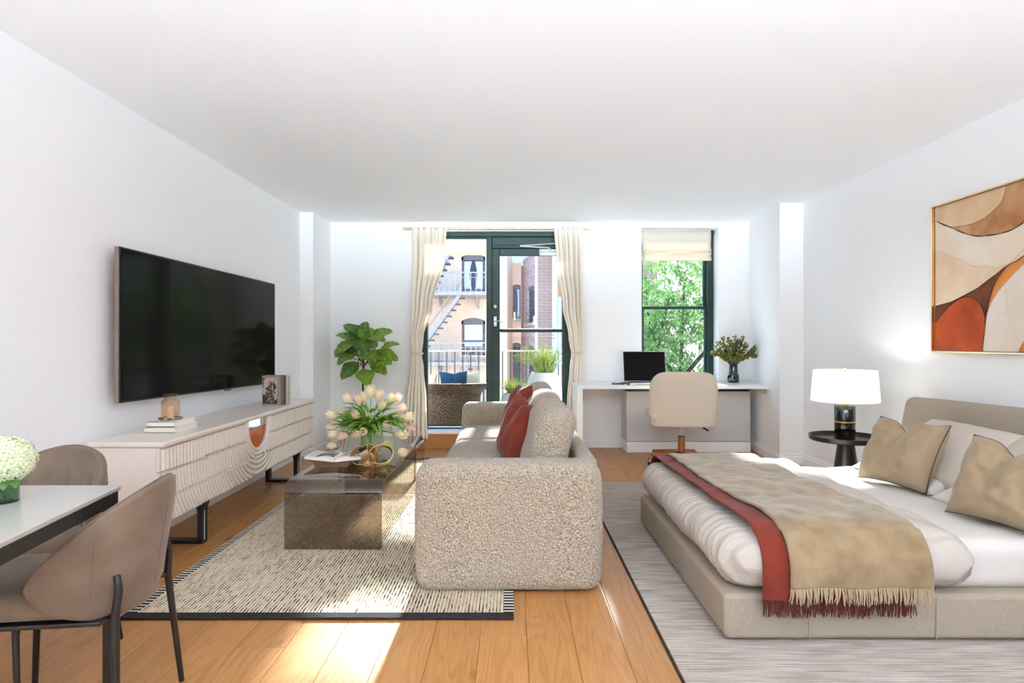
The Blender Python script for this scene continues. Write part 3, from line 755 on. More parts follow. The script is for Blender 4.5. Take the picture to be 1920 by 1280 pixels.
# ------------------------------------------------------------------ cushions
def pillow_mesh(w, h, t, chop=0, ear=.09, seed=0, n=26, wr=.006, sag=0):
    """thickness along y, height along z, centred"""
    g = G(); sides = []
    for s in (-1, 1):
        rows = []
        for j in range(n+1):
            v = -1+2*j/n; row = []
            for i in range(n+1):
                u = -1+2*i/n
                x = u*w/2*(1-ear*(1-v*v)*abs(u)**2); z = v*h/2*(1-ear*(1-u*u)*abs(v)**2)
                k = ((1-u*u)*(1-v*v))
                y = s*t/2*max(k, 0)**.38
                # pinched creases running from the corners and from the chop
                cr = wr*(nz(u*2.6+seed, v*2.6, seed)+.6*nz(u*6, v*6+seed, s))
                y += s*cr*min(1, k*6)
                if chop:
                    d = math.exp(-(u/.30)**2)*((v+1)/2)**2.2
                    z -= chop*d; y *= 1-.35*d*min(1, k*3)
                    y -= s*.010*math.exp(-(u/.07)**2)*sstep(-.6, .9, v)*min(1, k*4)
                z -= sag*(1-u*u)*((1+v)/2)
                row.append((x, y, z))
            rows.append(row)
        g.grid(rows, flip=(s > 0)); sides.append(rows)
    r = sides[0]
    edge = [r[0][i] for i in range(n)]+[r[j][n] for j in range(n)]+[r[n][i] for i in range(n, 0, -1)]+[r[j][0] for j in range(n, 0, -1)]
    return g, edge
def pillow(name, w, h, t, m, loc, rot, label, cat='cushion', group=None, chop=0, seed=0, piping=None, pr=.003, wr=.006, ear=.09, zip_=False):
    g, edge = pillow_mesh(w, h, t, chop, ear, seed, wr=wr)
    root = g.build(name, m, None, True, angle=0)
    bm = bmesh.new(); bm.from_mesh(root.data); bmesh.ops.remove_doubles(bm, verts=bm.verts, dist=1e-4); bmesh.ops.recalc_face_normals(bm, faces=bm.faces)
    bm.to_mesh(root.data); bm.free(); root.data.update()
    root.rotation_mode = 'QUATERNION'; root.rotation_quaternion = rot; root.location = loc
    tag(root, label, cat, group)
    if piping: G().tube([*edge, edge[0]], pr, 6, cap=False).build('piping', piping, root, True)
    return root
def facing(nrm, lean, roll=0):
    """pillow whose front (-y) looks along horizontal angle nrm (degrees, 0=+x), leaned back by lean degrees"""
    q = Euler((0, 0, math.radians(nrm+90))).to_quaternion() @ Euler((math.radians(-lean), 0, 0)).to_quaternion() @ Euler((0, math.radians(roll), 0)).to_quaternion()
    return q
pillow('cushion', .44, .44, .17, M['rust'], (.03, 3.98, .625), facing(197, 17, 9), 'nearer rust velvet cushion leaning on the sofa back', group='rust cushions on the sofa', chop=.03, seed=3, piping=M['rust'], wr=.008)
pillow('cushion', .46, .46, .16, M['rust'], (.03, 4.62, .655), facing(190, 18, -4), 'farther rust velvet cushion leaning on the sofa back', group='rust cushions on the sofa', chop=.03, seed=8, piping=M['rust'], wr=.008)

# ------------------------------------------------------------------ tulips
VX, VY = -1.005, 4.36
vz = empty('flower_vase', (VX, VY, CT), 'clear glass cylinder vase of tulips on the smoked glass table', 'vase')
G().lathe([(0, 0), (.072, 0), (.075, .004), (.075, .185), (.0715, .185), (.0715, .010), (0, .010)], 40).build('glass_cylinder', M['clear'], vz, True)
G().lathe([(0, .011), (.0708, .011), (.0708, .13), (0, .13)], 36).build('water', M['water'], vz, True)
heads = [  # (dx from vase, dy, z above table, colour, words)
 (.005,-.02,.44,'t_cream','topmost'), (.055,-.01,.42,'t_cream','second from the top, right of centre'), (.08,-.06,.36,'t_cream','large and central, below the top two'),
 (-.04,.02,.405,'t_cream','left of the topmost'), (-.075,0,.385,'t_peach','upper left'), (-.145,.01,.395,'t_cream','outermost at the upper left'),
 (.12,.03,.41,'t_cream','small, upper right'), (.165,.02,.405,'t_peach','outermost at the upper right'), (.19,-.01,.34,'t_peach','right shoulder'),
 (-.165,-.04,.32,'t_peach','small pink-tinged at the left shoulder'), (-.235,-.02,.30,'t_cream','large cream at the far left'), (-.06,-.10,.305,'t_peach','front, above the middle'),
 (.24,-.02,.29,'t_cream','far right shoulder'), (.11,-.10,.25,'t_peach','front, right of the middle'), (.18,.02,.27,'t_pink','half hidden at the right'),
 (-.25,.02,.22,'t_cream','lower far left'), (-.20,-.07,.19,'t_cream','large at the left, middle height'), (-.135,-.10,.185,'t_pink','pink round one at the left'),
 (-.045,-.13,.20,'t_peach','left of the front central pair'), (-.01,-.13,.215,'t_cream','right of the front central pair'), (.20,-.08,.19,'t_cream','large at the right, middle height'),
 (.25,.0,.225,'t_pink','pale pink at the far right'), (.125,-.13,.125,'t_lime','greenish yellow, front right'), (.21,-.09,.065,'t_cream','lowest at the right'),
 (-.23,-.04,.10,'t_cream','lower left edge'), (-.15,-.12,.04,'t_cream','large and lowest, front left'), (-.195,-.06,.02,'t_cream','drooping at the lower left'),
 (-.03,-.14,.09,'t_pink','small brownish pink one above the rim'), (.05,-.14,.085,'t_peach','narrow bud over the vase rim')]
def tulip_head(m, sc_=1):
    g = G()
    for k in range(6):
        a0 = k*PI/3; inner = k % 2; rr = .0245 if inner else .028
        rows = []
        for j in range(8):
            t = j/7; z = .066*t
            rad = rr*(math.sin(PI*(.10+.74*t))**.75)
            wd = .92*math.sin(PI*min(1, .12+.80*t))**.6*(1 if t < .8 else (1-t)/.2*.85+.15)
            rows.append([((rad-.002*abs(q)**2*(1 if t > .7 else 0))*math.cos(a0+q*wd*.62), rad*math.sin(a0+q*wd*.62), z+(.004*(1-abs(q)) if t > .85 else 0)) for q in (-1, -.5, 0, .5, 1)])
        g.grid(rows)
    return g
leafm = []
def lance_leaf(L, wd, bend, curl=.5):
    g = G(); rows = []
    for j in range(11):
        t = j/10; a = bend*t; 
        x = L*(math.sin(a)/max(bend, .01)); z = L*(1-math.cos(a))/max(bend, .01) if bend > .01 else 0
        w_ = wd*math.sin(PI*min(1, .08+.92*t)**.75)**.8*(1 if t < .98 else .2)
        rows.append([(x, w_*q, -z+abs(q)*w_*curl) for q in (-1, -.5, 0, .5, 1)])
    return g.grid(rows)
for i, (dx, dy, dz, c, wordy) in enumerate(heads):
    tip = Vector((dx, dy, dz-.035))
    base = Vector((-dx*.14+random.uniform(-.012, .012), -dy*.14+random.uniform(-.012, .012), .016))
    rim = Vector((dx*.21, dy*.21, .185))
    hd_ = Vector((dx, dy, dz)); out = Vector((dx, dy, 0))
    if dz < .13: mid = rim+Vector((dx*.45, dy*.45, .035))
    else: mid = rim.lerp(tip, .5)+Vector((0, 0, .02))-out*.05
    nm = {'t_cream': 'cream', 't_peach': 'peach', 't_pink': 'pink', 't_lime': 'lime'}[c]
    root = empty('tulip', (VX, VY, CT), ('%s tulip in the glass vase, %s in the bouquet' % (nm, wordy))[:110], 'tulip', 'tulips in the glass vase')
    p = spline([base, rim, mid, tip], 5)
    G().tube(p, .0032, 6).build('stem', M['tulip_stem'], root, True)
    d = (p[-1]-p[-2]).normalized()*.6+(hd_-Vector((0, -.02, .12))).normalized()*.6
    if dz < .13: d = Vector((dx, dy, .02)).normalized()
    h = tulip_head(M[c]).build('flower', M[c], root, True, angle=0)
    h.location = tip; h.rotation_mode = 'QUATERNION'; h.rotation_quaternion = d.to_track_quat('Z', 'Y'); s = random.uniform(1.0, 1.2)*(1.15 if 'large' in wordy or 'top' in wordy else (.85 if ('small' in wordy or 'bud' in wordy) else 1)); h.scale = (s, s, s*1.05)
    for q in range(4):
        a = math.atan2(dy, dx)+random.uniform(-1.2, 1.2)
        lf = lance_leaf(random.uniform(.13, .22), random.uniform(.014, .024), random.uniform(.6, 1.3)).build('leaf', M['tulip_leaf'], root, True, angle=0)
        lf.location = p[random.randint(4, 11)]; lf.rotation_euler = (random.uniform(-.4, .4), -random.uniform(.25, 1.1), a)

# ------------------------------------------------------------------ gold knot
kn = empty('knot_sculpture', (-.905, 3.92, CT), 'polished gold knot of interlocking bands on the smoked glass table', 'ornament')
def band(nm, R, wd, rot, loc, a0=0, a1=2*PI, th=.003, e=1):
    g = G(); n = 48; full = abs(a1-a0-2*PI) < .01
    prof = [(-wd/2, 0), (wd/2, 0), (wd/2, th), (-wd/2, th)]
    rows = []
    for z, o in prof: rows.append([((R+o)*math.cos(lerp(a0, a1, i/n)), (R+o)*e*math.sin(lerp(a0, a1, i/n)), z) for i in range(n if full else n+1)])
    return g.grid(rows, cu=full, cv=True).build(nm, M['gold'], kn, True, angle=50, loc=loc, rot=rot)
band('band', .070, .052, (math.radians(62), math.radians(10), math.radians(-24)), (-.052, -.01, .066), e=.82)
band('band', .076, .050, (math.radians(60), math.radians(-12), math.radians(24)), (.062, .02, .07), e=.80)
band('band', .066, .060, (math.radians(40), math.radians(56), math.radians(30)), (-.006, .0, .075), e=.85)

# ------------------------------------------------------------------ open book on a wooden stand
bs = empty('book_stand', (-1.15, 4.0, CT), 'flared walnut block book stand on the smoked glass table', 'book stand')
G().prism([(-.10, 0), (.10, 0), (.115, .028), (.15, .055), (.0, .035), (-.15, .055), (-.115, .028)], -.10, .10).build('block', M['wood_block'], bs, bevel=.002)
ob = empty('open_book', (-1.125, 4.0, CT+.048), 'open art book with a cloud photograph lying on the wooden stand', 'book')
for s in (-1, 1):
    g = G(); rows = []
    for j in range(2):
        rows.append([(s*(.002+.19*t), (-.115, .115)[j], .004+.018*t+.012*math.sin(PI*min(1, t*1.6+.05))) for t in [i/12 for i in range(13)]])
    top = rows; bot = [[(x, y, -.012+.020*abs(x)/.19) for x, y, z in r] for r in rows]
    g.grid(top, flip=(s < 0)); g.grid(bot, flip=(s > 0))
    o_ = len(g.v)
    ed = G().grid([top[0], bot[0]]).grid([top[1], bot[1]]).grid([[top[0][-1], top[1][-1]], [bot[0][-1], bot[1][-1]]])
    g.add(ed.v, ed.f)
    g.build('page_block', M['paper'], ob, True, angle=40)
    G().grid([[(x*1.03, y*1.04, z-.002) for x, y, z in r] for r in bot], flip=(s > 0)).build('cover', M['wood_block'], ob, True, solid=.003)
def onpage(s, t0, t1, ya, yb, lift): 
    ts = [lerp(t0, t1, i/10) for i in range(11)]
    return G().grid([[(s*(.002+.19*t), y, lift+.004+.018*t+.012*math.sin(PI*min(1, t*1.6+.05))) for t in ts] for y in (ya, yb)], flip=(s < 0))
pm = mat('cloud_photograph', (196, 190, 180), .6, vary=((14, 22, 10), (54, 52, 46), .40, .60))
onpage(-1, .08, .70, -.075, .085, .0008).build('printed_photograph', pm, ob, True)
onpage(1, .15, .85, -.07, .085, .0008).build('printed_photograph', pm, ob, True)
ink = mat('grey_ink', (150, 146, 140), .8)
g = G()
for k in range(12):
    q = onpage(-1, .76, .93 if k % 4 else .9, .09-k*.014-.004, .09-k*.014, .0008); g.add(q.v, q.f)
g.build('printed_text', ink, ob)

# ------------------------------------------------------------------ fiddle leaf fig
ft = empty('fiddle_leaf_fig', (-1.62, 6.62, 0), 'fiddle leaf fig tree in a blush square planter between curtain and column', 'potted plant')
G().softbox(-.185, .185, -.17, .17, 0, .325, .015, 2, (1, 1, 1)).build('planter', M['planter'], ft, True)
G().box(-.165, .165, -.15, .15, .32, .328).build('soil', M['soil'], ft)
tp = [(0, 0, .3), (-.005, 0, .5), (.012, .0, .68), (.005, -.01, .82), (.02, 0, .95), (.0, 0, 1.1), (-.008, 0, 1.32)]
G().tube(spline(tp, 6), [lerp(.014, .006, i/36) for i in range(37)], 8).build('trunk', M['trunk'], ft, True)
for (a, b, c_) in (((.018, 0, .92), (.06, -.02, .98), (.10, -.02, 1.06)), ((.015, 0, .96), (-.03, .0, 1.02), (-.06, 0, 1.10)), ((.005, 0, 1.06), (.07, .03, 1.12), (.16, .04, 1.16))):
    G().tube(spline([a, b, c_], 5), .006, 7).build('branch', M['trunk'], ft, True)
def fig_leaf_mesh(seed):
    g = G(); rows = []
    for j in range(15):
        t = j/14
        wv = .82*(.24*math.sin(PI*min(1, t*1.25))*(1-.55*sstep(.3, .6, t)*(1-sstep(.6, .9, t))*.35)+.33*max(0, math.sin(PI*t**1.5))**.5)
        row = []
        for q in [-1+i/4 for i in range(9)]:
            x = t; y = wv*q*.98
            z = .10*abs(q)*wv*2-.26*t*t+.02*math.sin(t*16+seed)*abs(q)+(.018*math.cos(t*34)*(1-abs(abs(q)-.5)*2))
            row.append((x, y, z))
        rows.append(row)
    g.grid(rows)
    vn = G().tube([(t, 0, -.26*t*t+.006) for t in [i/10 for i in range(11)]], .010, 5)
    for k in range(5):
        t = .2+.15*k
        for s in (-1, 1): vn.tube([(t, 0, -.26*t*t+.007), (t+.09, s*.17, -.26*(t+.09)**2+.055)], .006, 4)
    g.add(vn.v, vn.f, 1)
    return g
fms = [fig_leaf_mesh(k) for k in range(3)]
# (tip dx, tip z, base dx, base z, depth, length scale)
def W(px, py): s = 1150/6.62; return ((px-960)/s+1.62, 1.2-(py-640)/s)
fl = [((645,608),(676,632),.02),((662,612),(678,640),-.06),((686,610),(678,650),-.10),((703,650),(676,612),-.05),((636,628),(672,640),-.05),((732,622),(694,640),-.06),((722,640),(684,632),-.12),
 ((652,648),(676,634),.08),((630,646),(668,650),.05),((640,662),(674,640),-.14),((690,660),(672,632),-.14),((746,645),(712,656),-.04),((668,664),(640,640),-.05),((632,668),(668,656),-.03),((646,680),(672,660),-.14),
 ((706,675),(680,660),-.14),((742,675),(700,662),-.02),((728,670),(694,660),.06),((733,682),(694,678),-.12),((722,700),(696,680),-.06),((633,682),(662,672),.0),((650,707),(674,680),-.10),((660,692),(678,672),.04),
 ((696,717),(682,692),-.16),((658,700),(677,684),.10),((704,622),(680,638),.12),((700,690),(682,672),.14)]
for i, (tip, bas, dep) in enumerate(fl):
    tx, tz = W(*tip); bx_, bz = W(*bas); cx_ = .01
    A = Vector((bx_, dep*.25, bz)); B = Vector((tx, dep*1.3, tz)); d = B-A; L = max(.13, d.length*1.12)
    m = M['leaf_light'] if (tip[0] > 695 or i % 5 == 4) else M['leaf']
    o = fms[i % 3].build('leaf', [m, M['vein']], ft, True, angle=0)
    dn = d.normalized(); dn = (dn+Vector((0, 0, .22))).normalized()
    up = Vector((-.1*dn.x, -.42+.25*math.sin(i*2.3), .8)); up = (up-dn*up.dot(dn)).normalized(); yv = up.cross(dn).normalized()
    Rm = Matrix((dn, yv, up)).transposed().to_4x4()
    o.matrix_local = Matrix.Translation(A) @ Rm @ Matrix.Scale(L*.95, 4)
    sp = Vector((cx_, 0, min(max(A.z-.03, .9), 1.3)))
    G().tube([sp, (sp+A)/2+Vector((0, 0, .008)), A], .0035, 5).build('leaf_stalk', M['trunk'], ft, True)

# ------------------------------------------------------------------ dining table, chairs, hydrangea
dt = empty('dining_table', (-2.0, 1.62, 0), 'white dining table with black steel frame at the left edge', 'table', rz=0)
# plan corners (world): right end from (-1.229,1.923) to (-1.15,1.37)
tp_ = [(-.13+-.72, -.34), (.875, -.34), (.775, .303), (-.80, .303)]
poly = [(-.18, -.34), (.868, -.34), (.775, .303), (-.18, .303)]
G().prism(poly, .736, .75, axis='z').build('tabletop', M['table_top'], dt, bevel=.003)
def inset(p, k): 
    cx = sum(a for a, b in p)/4; cy = sum(b for a, b in p)/4
    return [(a-k*(1 if a > cx else -1), b-k*(1 if b > cy else -1)) for a, b in p]
ip = inset(poly, .006)
for (a, b), (c_, d_) in zip(ip, ip[1:]+ip[:1]):
    dv = Vector((c_-a, d_-b)).normalized(); nn = Vector((-dv.y, dv.x))*.028
    G().prism([(a, b), (c_, d_), (c_+nn.x, d_+nn.y), (a+nn.x, b+nn.y)], .695, .7355, axis='z').build('apron', M['black'], dt)
for a, b in inset(poly, .022): G().box(a-.014, a+.014, b-.014, b+.014, 0, .70).build('leg', M['black'], dt, bevel=.002)

def shell(a, b, phimax, zt_back, zt_arm, zb, th, flare, chan=0, p=2.0, nphi=72, lean=.02, topr=1.0, closure=6, pw=1.7):
    rows = []; pm_ = math.radians(phimax)
    def se(c, e_=2/p): return (abs(c)**e_)*(1 if c >= 0 else -1)
    for i in range(nphi+1):
        phi = -pm_+2*pm_*i/nphi; q = abs(phi)/pm_
        e_ = max(0, 1-q**closure)**.5
        ztop = lerp(zt_back, zt_arm, q**pw); zmid = lerp((zt_back+zb)/2, (zt_arm+zb)/2+.02, q)
        zt = zmid+(ztop-zmid)*max(e_, .02); zz = zmid+(zb-zmid)*max(e_, .02)
        t_ = th*(.35+.65*e_)
        loop = []
        nv = 10
        def pos(z, off):
            t = (z-zb)/(zt_back-zb); fl_ = flare*t
            back = lean*t
            return (se(math.sin(phi))*(a+fl_-off), se(math.cos(phi))*(b+fl_-off)+back*max(0, math.cos(phi)), z)
        for k in range(nv+1): loop.append(pos(lerp(zz, zt, k/nv), 0 if 0 < k < nv else t_*.18))
        for k in range(1, 4): 
            aa = PI*k/4; x = pos(zt, t_*(.5-.5*math.cos(aa))); loop.append((x[0], x[1], x[2]+t_*.42*math.sin(aa)*e_))
        for k in range(nv, -1, -1):
            f = k/nv; off = t_*(1 if 0 < k < nv else .82)
            if chan: off += chan*(abs(math.sin(phi*180/PI/17*PI))**.45-.6)*math.sin(PI*min(1, .12+f*.95))
            loop.append(pos(lerp(zz, zt, f), off))
        for k in range(1, 4):
            aa = PI*k/4; x = pos(zz, t_*(.5+.5*math.cos(aa))); loop.append((x[0], x[1], x[2]-t_*.42*math.sin(aa)*e_))
        rows.append(loop)
    g = G().grid(rows, cv=False, cu=True)
    k = len(rows[0]); g.f += [tuple(range(k)), tuple(reversed(range(nphi*k, nphi*k+k)))]; g.m += [0, 0]
    return g, rows
def dining_chair(loc, rz, label):
    t = empty('dining_chair', loc, label, 'chair', 'taupe velvet dining chairs', rz=rz)
    g, rows = shell(.245, .245, 86, .755, .60, .40, .040, .035, chan=.018, p=2.15, nphi=104, closure=3.2)
    g.build('backrest', M['velvet'], t, True, angle=0)
    # seams on the outer face
    for frac in (.2, .5, .8):
        row = rows[int(frac*104)]
        pts = [Vector(p)*1.0 for p in row[1:10]]
        G().tube([p+Vector((p.x, p.y, 0)).normalized()*.0004 for p in pts], .0016, 5).build('seam', M['velvet'], t, True)
    ed = [Vector(r[12]) for r in rows]
    G().tube([p+Vector((0, 0, .001)) for p in ed[3:-3]], .0032, 6).build('piping', M['velvet'], t, True)
    def sf(p_, n): return [p_[0], p_[1], p_[2]+(.012*(1-(p_[0]/.23)**2)*(1-(p_[1]/.25)**2) if n[2] > 0 else 0)]
    G().softbox(-.205, .205, -.275, .16, .405, .482, .036, 4, (6, 6, 1), sf).build('seat', M['velvet'], t, True, angle=0)
    G().box(-.20, .20, -.22, .19, .388, .402).build('seat_frame', M['black'], t, bevel=.004)
    for sx_ in (-1, 1):
        # rear legs run up the outside of the shell, then bend down and out
        G().tube([(sx_*.165, .218, .52), (sx_*.17, .226, .48), (sx_*.175, .218, .40), (sx_*.222, .245, .0)], [.009, .011, .012, .009], 12).build('leg', M['black'], t, True)
        G().tube([(sx_*.17, -.19, .395), (sx_*.225, -.235, 0)], [.012, .009], 12).build('leg', M['black'], t, True)
        G().tube([(sx_*.175, .218, .40), (sx_*.12, .16, .392)], .008, 8).build('leg_bracket', M['black'], t, True)
    return t
dining_chair((-1.385, 1.92, 0), math.radians(-83), 'taupe velvet dining chair in the left foreground, seen from behind at the table end')
dining_chair((-1.82, 2.25, 0), math.radians(-4), 'taupe velvet dining chair with fluted back across the table, facing the camera')

hv = empty('hydrangea_vase', (-1.425, 1.72, .75), 'small green glass vase of hydrangea on the white dining table', 'vase')
G().lathe([(0, 0), (.034, 0), (.036, .003), (.036, .058), (.033, .058), (.033, .008), (0, .008)], 32).build('glass', M['green_glass'], hv, True)
hy_ = empty('hydrangea', (-1.425, 1.72, .75), 'white hydrangea bloom in the green glass vase', 'flower')
for k in range(3): G().tube(spline([(.012*math.cos(k*2.1), .012*math.sin(k*2.1), .01), (-.006*math.cos(k*2.1), -.006*math.sin(k*2.1), .06), (.02*math.cos(k*2), .02*math.sin(k*2), .10)], 4), .003, 6).build('stem', M['tulip_stem'], hy_, True)
g = G(); gc = G()
N = 230
for k in range(N):
    zf = 1-1.86*(k+.5)/N; a = k*2.39996; rr = math.sqrt(1-zf*zf)
    n_ = Vector((rr*math.cos(a), rr*math.sin(a), zf)); bump = 1+.10*nz(n_.x*2.5, n_.y*2.5, n_.z*2.5)+random.uniform(-.04, .04)
    c0 = Vector((n_.x*.072, n_.y*.068, n_.z*.062))*bump+Vector((0, 0, .117))
    q = n_.to_track_quat('Z', 'Y'); tw = random.uniform(0, PI)
    for pth in range(4):
        an = tw+pth*PI/2; P = []
        for (u, v, h) in ((0, 0, 0), (.0055, -.0048, .002), (.0115, -.003, .0034), (.0125, 0, .003), (.0115, .003, .0034), (.0055, .0048, .002)):
            P.append(c0+q @ Vector((u*math.cos(an)-v*math.sin(an), u*math.sin(an)+v*math.cos(an), h)))
        g.add(P, [tuple(range(6))])
    m = c0+n_*.002; P = [m+q @ Vector((.0018*math.cos(j*PI/2), .0018*math.sin(j*PI/2), 0)) for j in range(4)]+[m+n_*.0025]
    gc.add(P, [(0, 1, 4), (1, 2, 4), (2, 3, 4), (3, 0, 4)])
tag(g.build('petals', M['hyd'], hy_), kind='stuff'); tag(gc.build('flower_centres', M['hyd_c'], hy_), kind='stuff')
G().softbox(-.058, .058, -.055, .055, .068, .168, .05, 4, (2, 2, 2)).build('bloom_core', M['hyd_c'], hy_, True)
for a in (-.4, -1.2): 
    lf = lance_leaf(.05, .018, .9, .2).build('leaf', M['leaf'], hy_, True, angle=0); lf.location = (.02, -.01, .075); lf.rotation_euler = (0, .3, a)

# ------------------------------------------------------------------ desk
desk = empty('desk', (1.64, 6.55, 0), 'white built-in desk spanning the alcove under the window', 'desk')
G().box(-.975, 1.0, -.30, .39, .715, .75).build('desktop', M['white'], desk, bevel=.003)
G().box(-.972, -.915, -.285, .39, 0, .715).build('side_panel', M['white'], desk, bevel=.003)
G().box(.975, .995, -.25, .30, .66, .715).build('support_cleat', M['grey_box'], desk, bevel=.002)
lp = empty('laptop', (1.47, 6.62, .75), 'open silver laptop with dark screen on the white desk', 'laptop')
G().box(-.235, .235, -.15, .15, .0, .014).build('base', M['steel'], lp, bevel=.004)
g = G()
for r_ in range(5):
    for c_ in range(14): g.box(-.19+c_*.0272, -.19+c_*.0272+.023, .095-r_*.026-.02, .095-r_*.026, .0135, .0155)
tag(g.build('keyboard', M['black'], lp), kind='stuff')
G().box(-.06, .06, -.135, -.06, .0138, .0144).build('trackpad', M['alu'], lp)
ls = empty('lid', (0, .15, .012)); ls.parent = lp; ls.rotation_euler = (math.radians(-12), 0, 0)
G().box(-.235, .235, .0, .008, 0, .335).build('shell', M['steel'], ls, bevel=.003)
G().box(-.230, .230, -.0015, 0.0, .005, .330).build('screen', M['screen'], ls)
nb = empty('notebook', (1.17, 6.52, .75), 'thin black notebook on the desk, left of the laptop', 'notebook')
G().box(-.10, .09, -.11, .11, 0, .009).build('cover', M['black'], nb, bevel=.002, rot=(0, 0, -.25))
nb2 = empty('notepad', (1.235, 6.44, .75), 'white notepad lying at the laptop corner on the desk', 'notebook')
G().box(-.06, .06, -.04, .04, .0, .007).build('pages', M['paper'], nb2, bevel=.001)
pn = empty('pen', (1.13, 6.46, .767), 'white pen resting on the black notebook', 'pen')
G().tube([(-.05, -.04, -.004), (.05, .04, .004)], .005, 8).build('barrel', M['alu'], pn, True); G().tube([(.05, .04, .004), (.058, .0465, .0045)], .003, 8).build('tip', M['black'], pn, True)
# desk bouquet
dv = empty('bud_vase', (2.425, 6.72, .75), 'dark glass vase of leafy stems on the right end of the desk', 'vase')
G().lathe([(0, 0), (.054, 0), (.060, .006), (.062, .02), (.060, .085), (.052, .09), (.049, .10), (.043, .19), (.039, .19), (.044, .10), (.047, .085), (0, .01)], 40).build('glass', M['vase_dark'], dv, True)
fo = empty('leafy_stems', (2.425, 6.72, .75), 'bunch of small-leaved berry stems in the dark desk vase', 'plant')
g = G(); gb = G(); gs = G()
for k in range(64):
    a = k*2.4; el = random.uniform(.05, 1.0); L = random.uniform(.7, 1.05)
    tip = Vector((math.cos(a)*.235*math.sin(el*1.45+.1), math.sin(a)*.18*math.sin(el*1.45+.1), .25+.235*math.cos(el*1.35)))*1.0
    tip.z = .20+(tip.z-.20)*L
    pts = spline([(math.cos(a)*.02, math.sin(a)*.02, .17), (tip.x*.45, tip.y*.45, .26), tip], 5)
    gs.tube(pts, .002, 4)
    for j in range(4, len(pts)):
        for _ in range(3):
            d = (pts[j]-pts[j-1]).normalized()+Vector([random.uniform(-1, 1) for _ in range(3)])*.9; d.normalize()
            L_ = random.uniform(.026, .04); s_ = d.orthogonal().normalized(); s_.rotate(Matrix.Rotation(random.uniform(0, 6), 3, d)); b_ = pts[j]; up = d.cross(s_)
            g.add([b_, b_+d*L_*.35+s_*L_*.28+up*.003, b_+d*L_*.75+s_*L_*.24, b_+d*L_, b_+d*L_*.75-s_*L_*.24, b_+d*L_*.35-s_*L_*.28+up*.003, b_+d*L_*.5-up*.002], [(0, 1, 6), (1, 2, 6), (2, 3, 6), (3, 4, 6), (4, 5, 6), (5, 0, 6)])
    if k % 2 == 0:
        p = pts[-1]+Vector((random.uniform(-.02, .02), random.uniform(-.02, 0), random.uniform(-.02, .01))); gb.softbox(p.x-.005, p.x+.005, p.y-.005, p.y+.005, p.z-.005, p.z+.005, .0049, 2, (1, 1, 1))
gs.build('stems', M['trunk'], fo, True); tag(g.build('leaves', M['desk_leaf'], fo), kind='stuff'); tag(gb.build('berries', M['berry'], fo, True), kind='stuff')

# ------------------------------------------------------------------ office chair
oc = empty('office_chair', (1.665, 6.03, 0), 'cream upholstered swivel chair with bronze star base at the desk', 'chair', rz=math.radians(176))
# local: back at -y is toward the camera after the turn -> shell opens to local -y
oc.rotation_euler = (0, 0, math.radians(180-6))
g, rows = shell(.325, .19, 80, .885, .70, .40, .055, .02, p=3.6, nphi=60, lean=.03, closure=9, pw=3.2)
g.build('backrest', M['cream_fabric'], oc, True, angle=0)
G().tube([Vector(r[12])+Vector((0, 0, .0)) for r in rows[2:-2]], .003, 6).build('piping', M['cream_fabric'], oc, True)
G().softbox(-.285, .315, -.30, .17, .42, .53, .05, 4, (6, 6, 1)).build('seat', M['cream_fabric'], oc, True, angle=0)
G().tube([(0, 0, .24), (0, 0, .425)], .016, 16).build('gas_lift', M['steel'], oc, True)
G().lathe([(0, .07), (.036, .07), (.034, .265), (.030, .268), (0, .268)], 24).build('column', M['bronze'], oc, True)
G().lathe([(0, .266), (.031, .266), (.028, .275), (.018, .277), (0, .277)], 24).build('collar', M['black'], oc, True)
G().tube([(-.10, .02, .41), (-.18, .10, .375)], .004, 6).build('lever_rod', M['steel'], oc, True)
G().tube([(-.165, .085, .380), (-.23, .14, .345)], .008, 8).build('lever_grip', M['black'], oc, True)
for k in range(5):
    a = math.radians(72*k+96); ca, sa = math.cos(a), math.sin(a)
    def R_(x, y, z): return (x*ca-y*sa, x*sa+y*ca, z)
    g = G()
    A = [R_(.02, -.032, .085), R_(.02, .032, .085), R_(.02, .032, .140), R_(.02, -.032, .140)]
    B = [R_(.36, -.015, .062), R_(.36, .015, .062), R_(.36, .015, .088), R_(.36, -.015, .088)]
    g.add(A+B, [(3, 2, 1, 0), (4, 5, 6, 7), (0, 1, 5, 4), (1, 2, 6, 5), (2, 3, 7, 6), (3, 0, 4, 7)])
    lg = g.build('star_leg', M['bronze'], oc, bevel=.004)
    cs = G().tube([R_(.345, 0, .045), R_(.345, 0, .066)], .010, 8)
    cs.softbox(*sorted((R_(.345, 0, 0)[0]-.017, R_(.345, 0, 0)[0]+.017)), *sorted((R_(.345, 0, 0)[1]-.020, R_(.345, 0, 0)[1]+.020)), .028, .054, .008, 2, (1, 1, 1))
    cs.build('caster_fork', M['brass'], lg, True)
    G().lathe([(0, -.016), (.022, -.016), (.024, -.010), (.024, .010), (.022, .016), (0, .016)], 18).build('wheel', M['black'], lg, True, loc=R_(.345, 0, .024), rot=(PI/2, 0, a+.3))
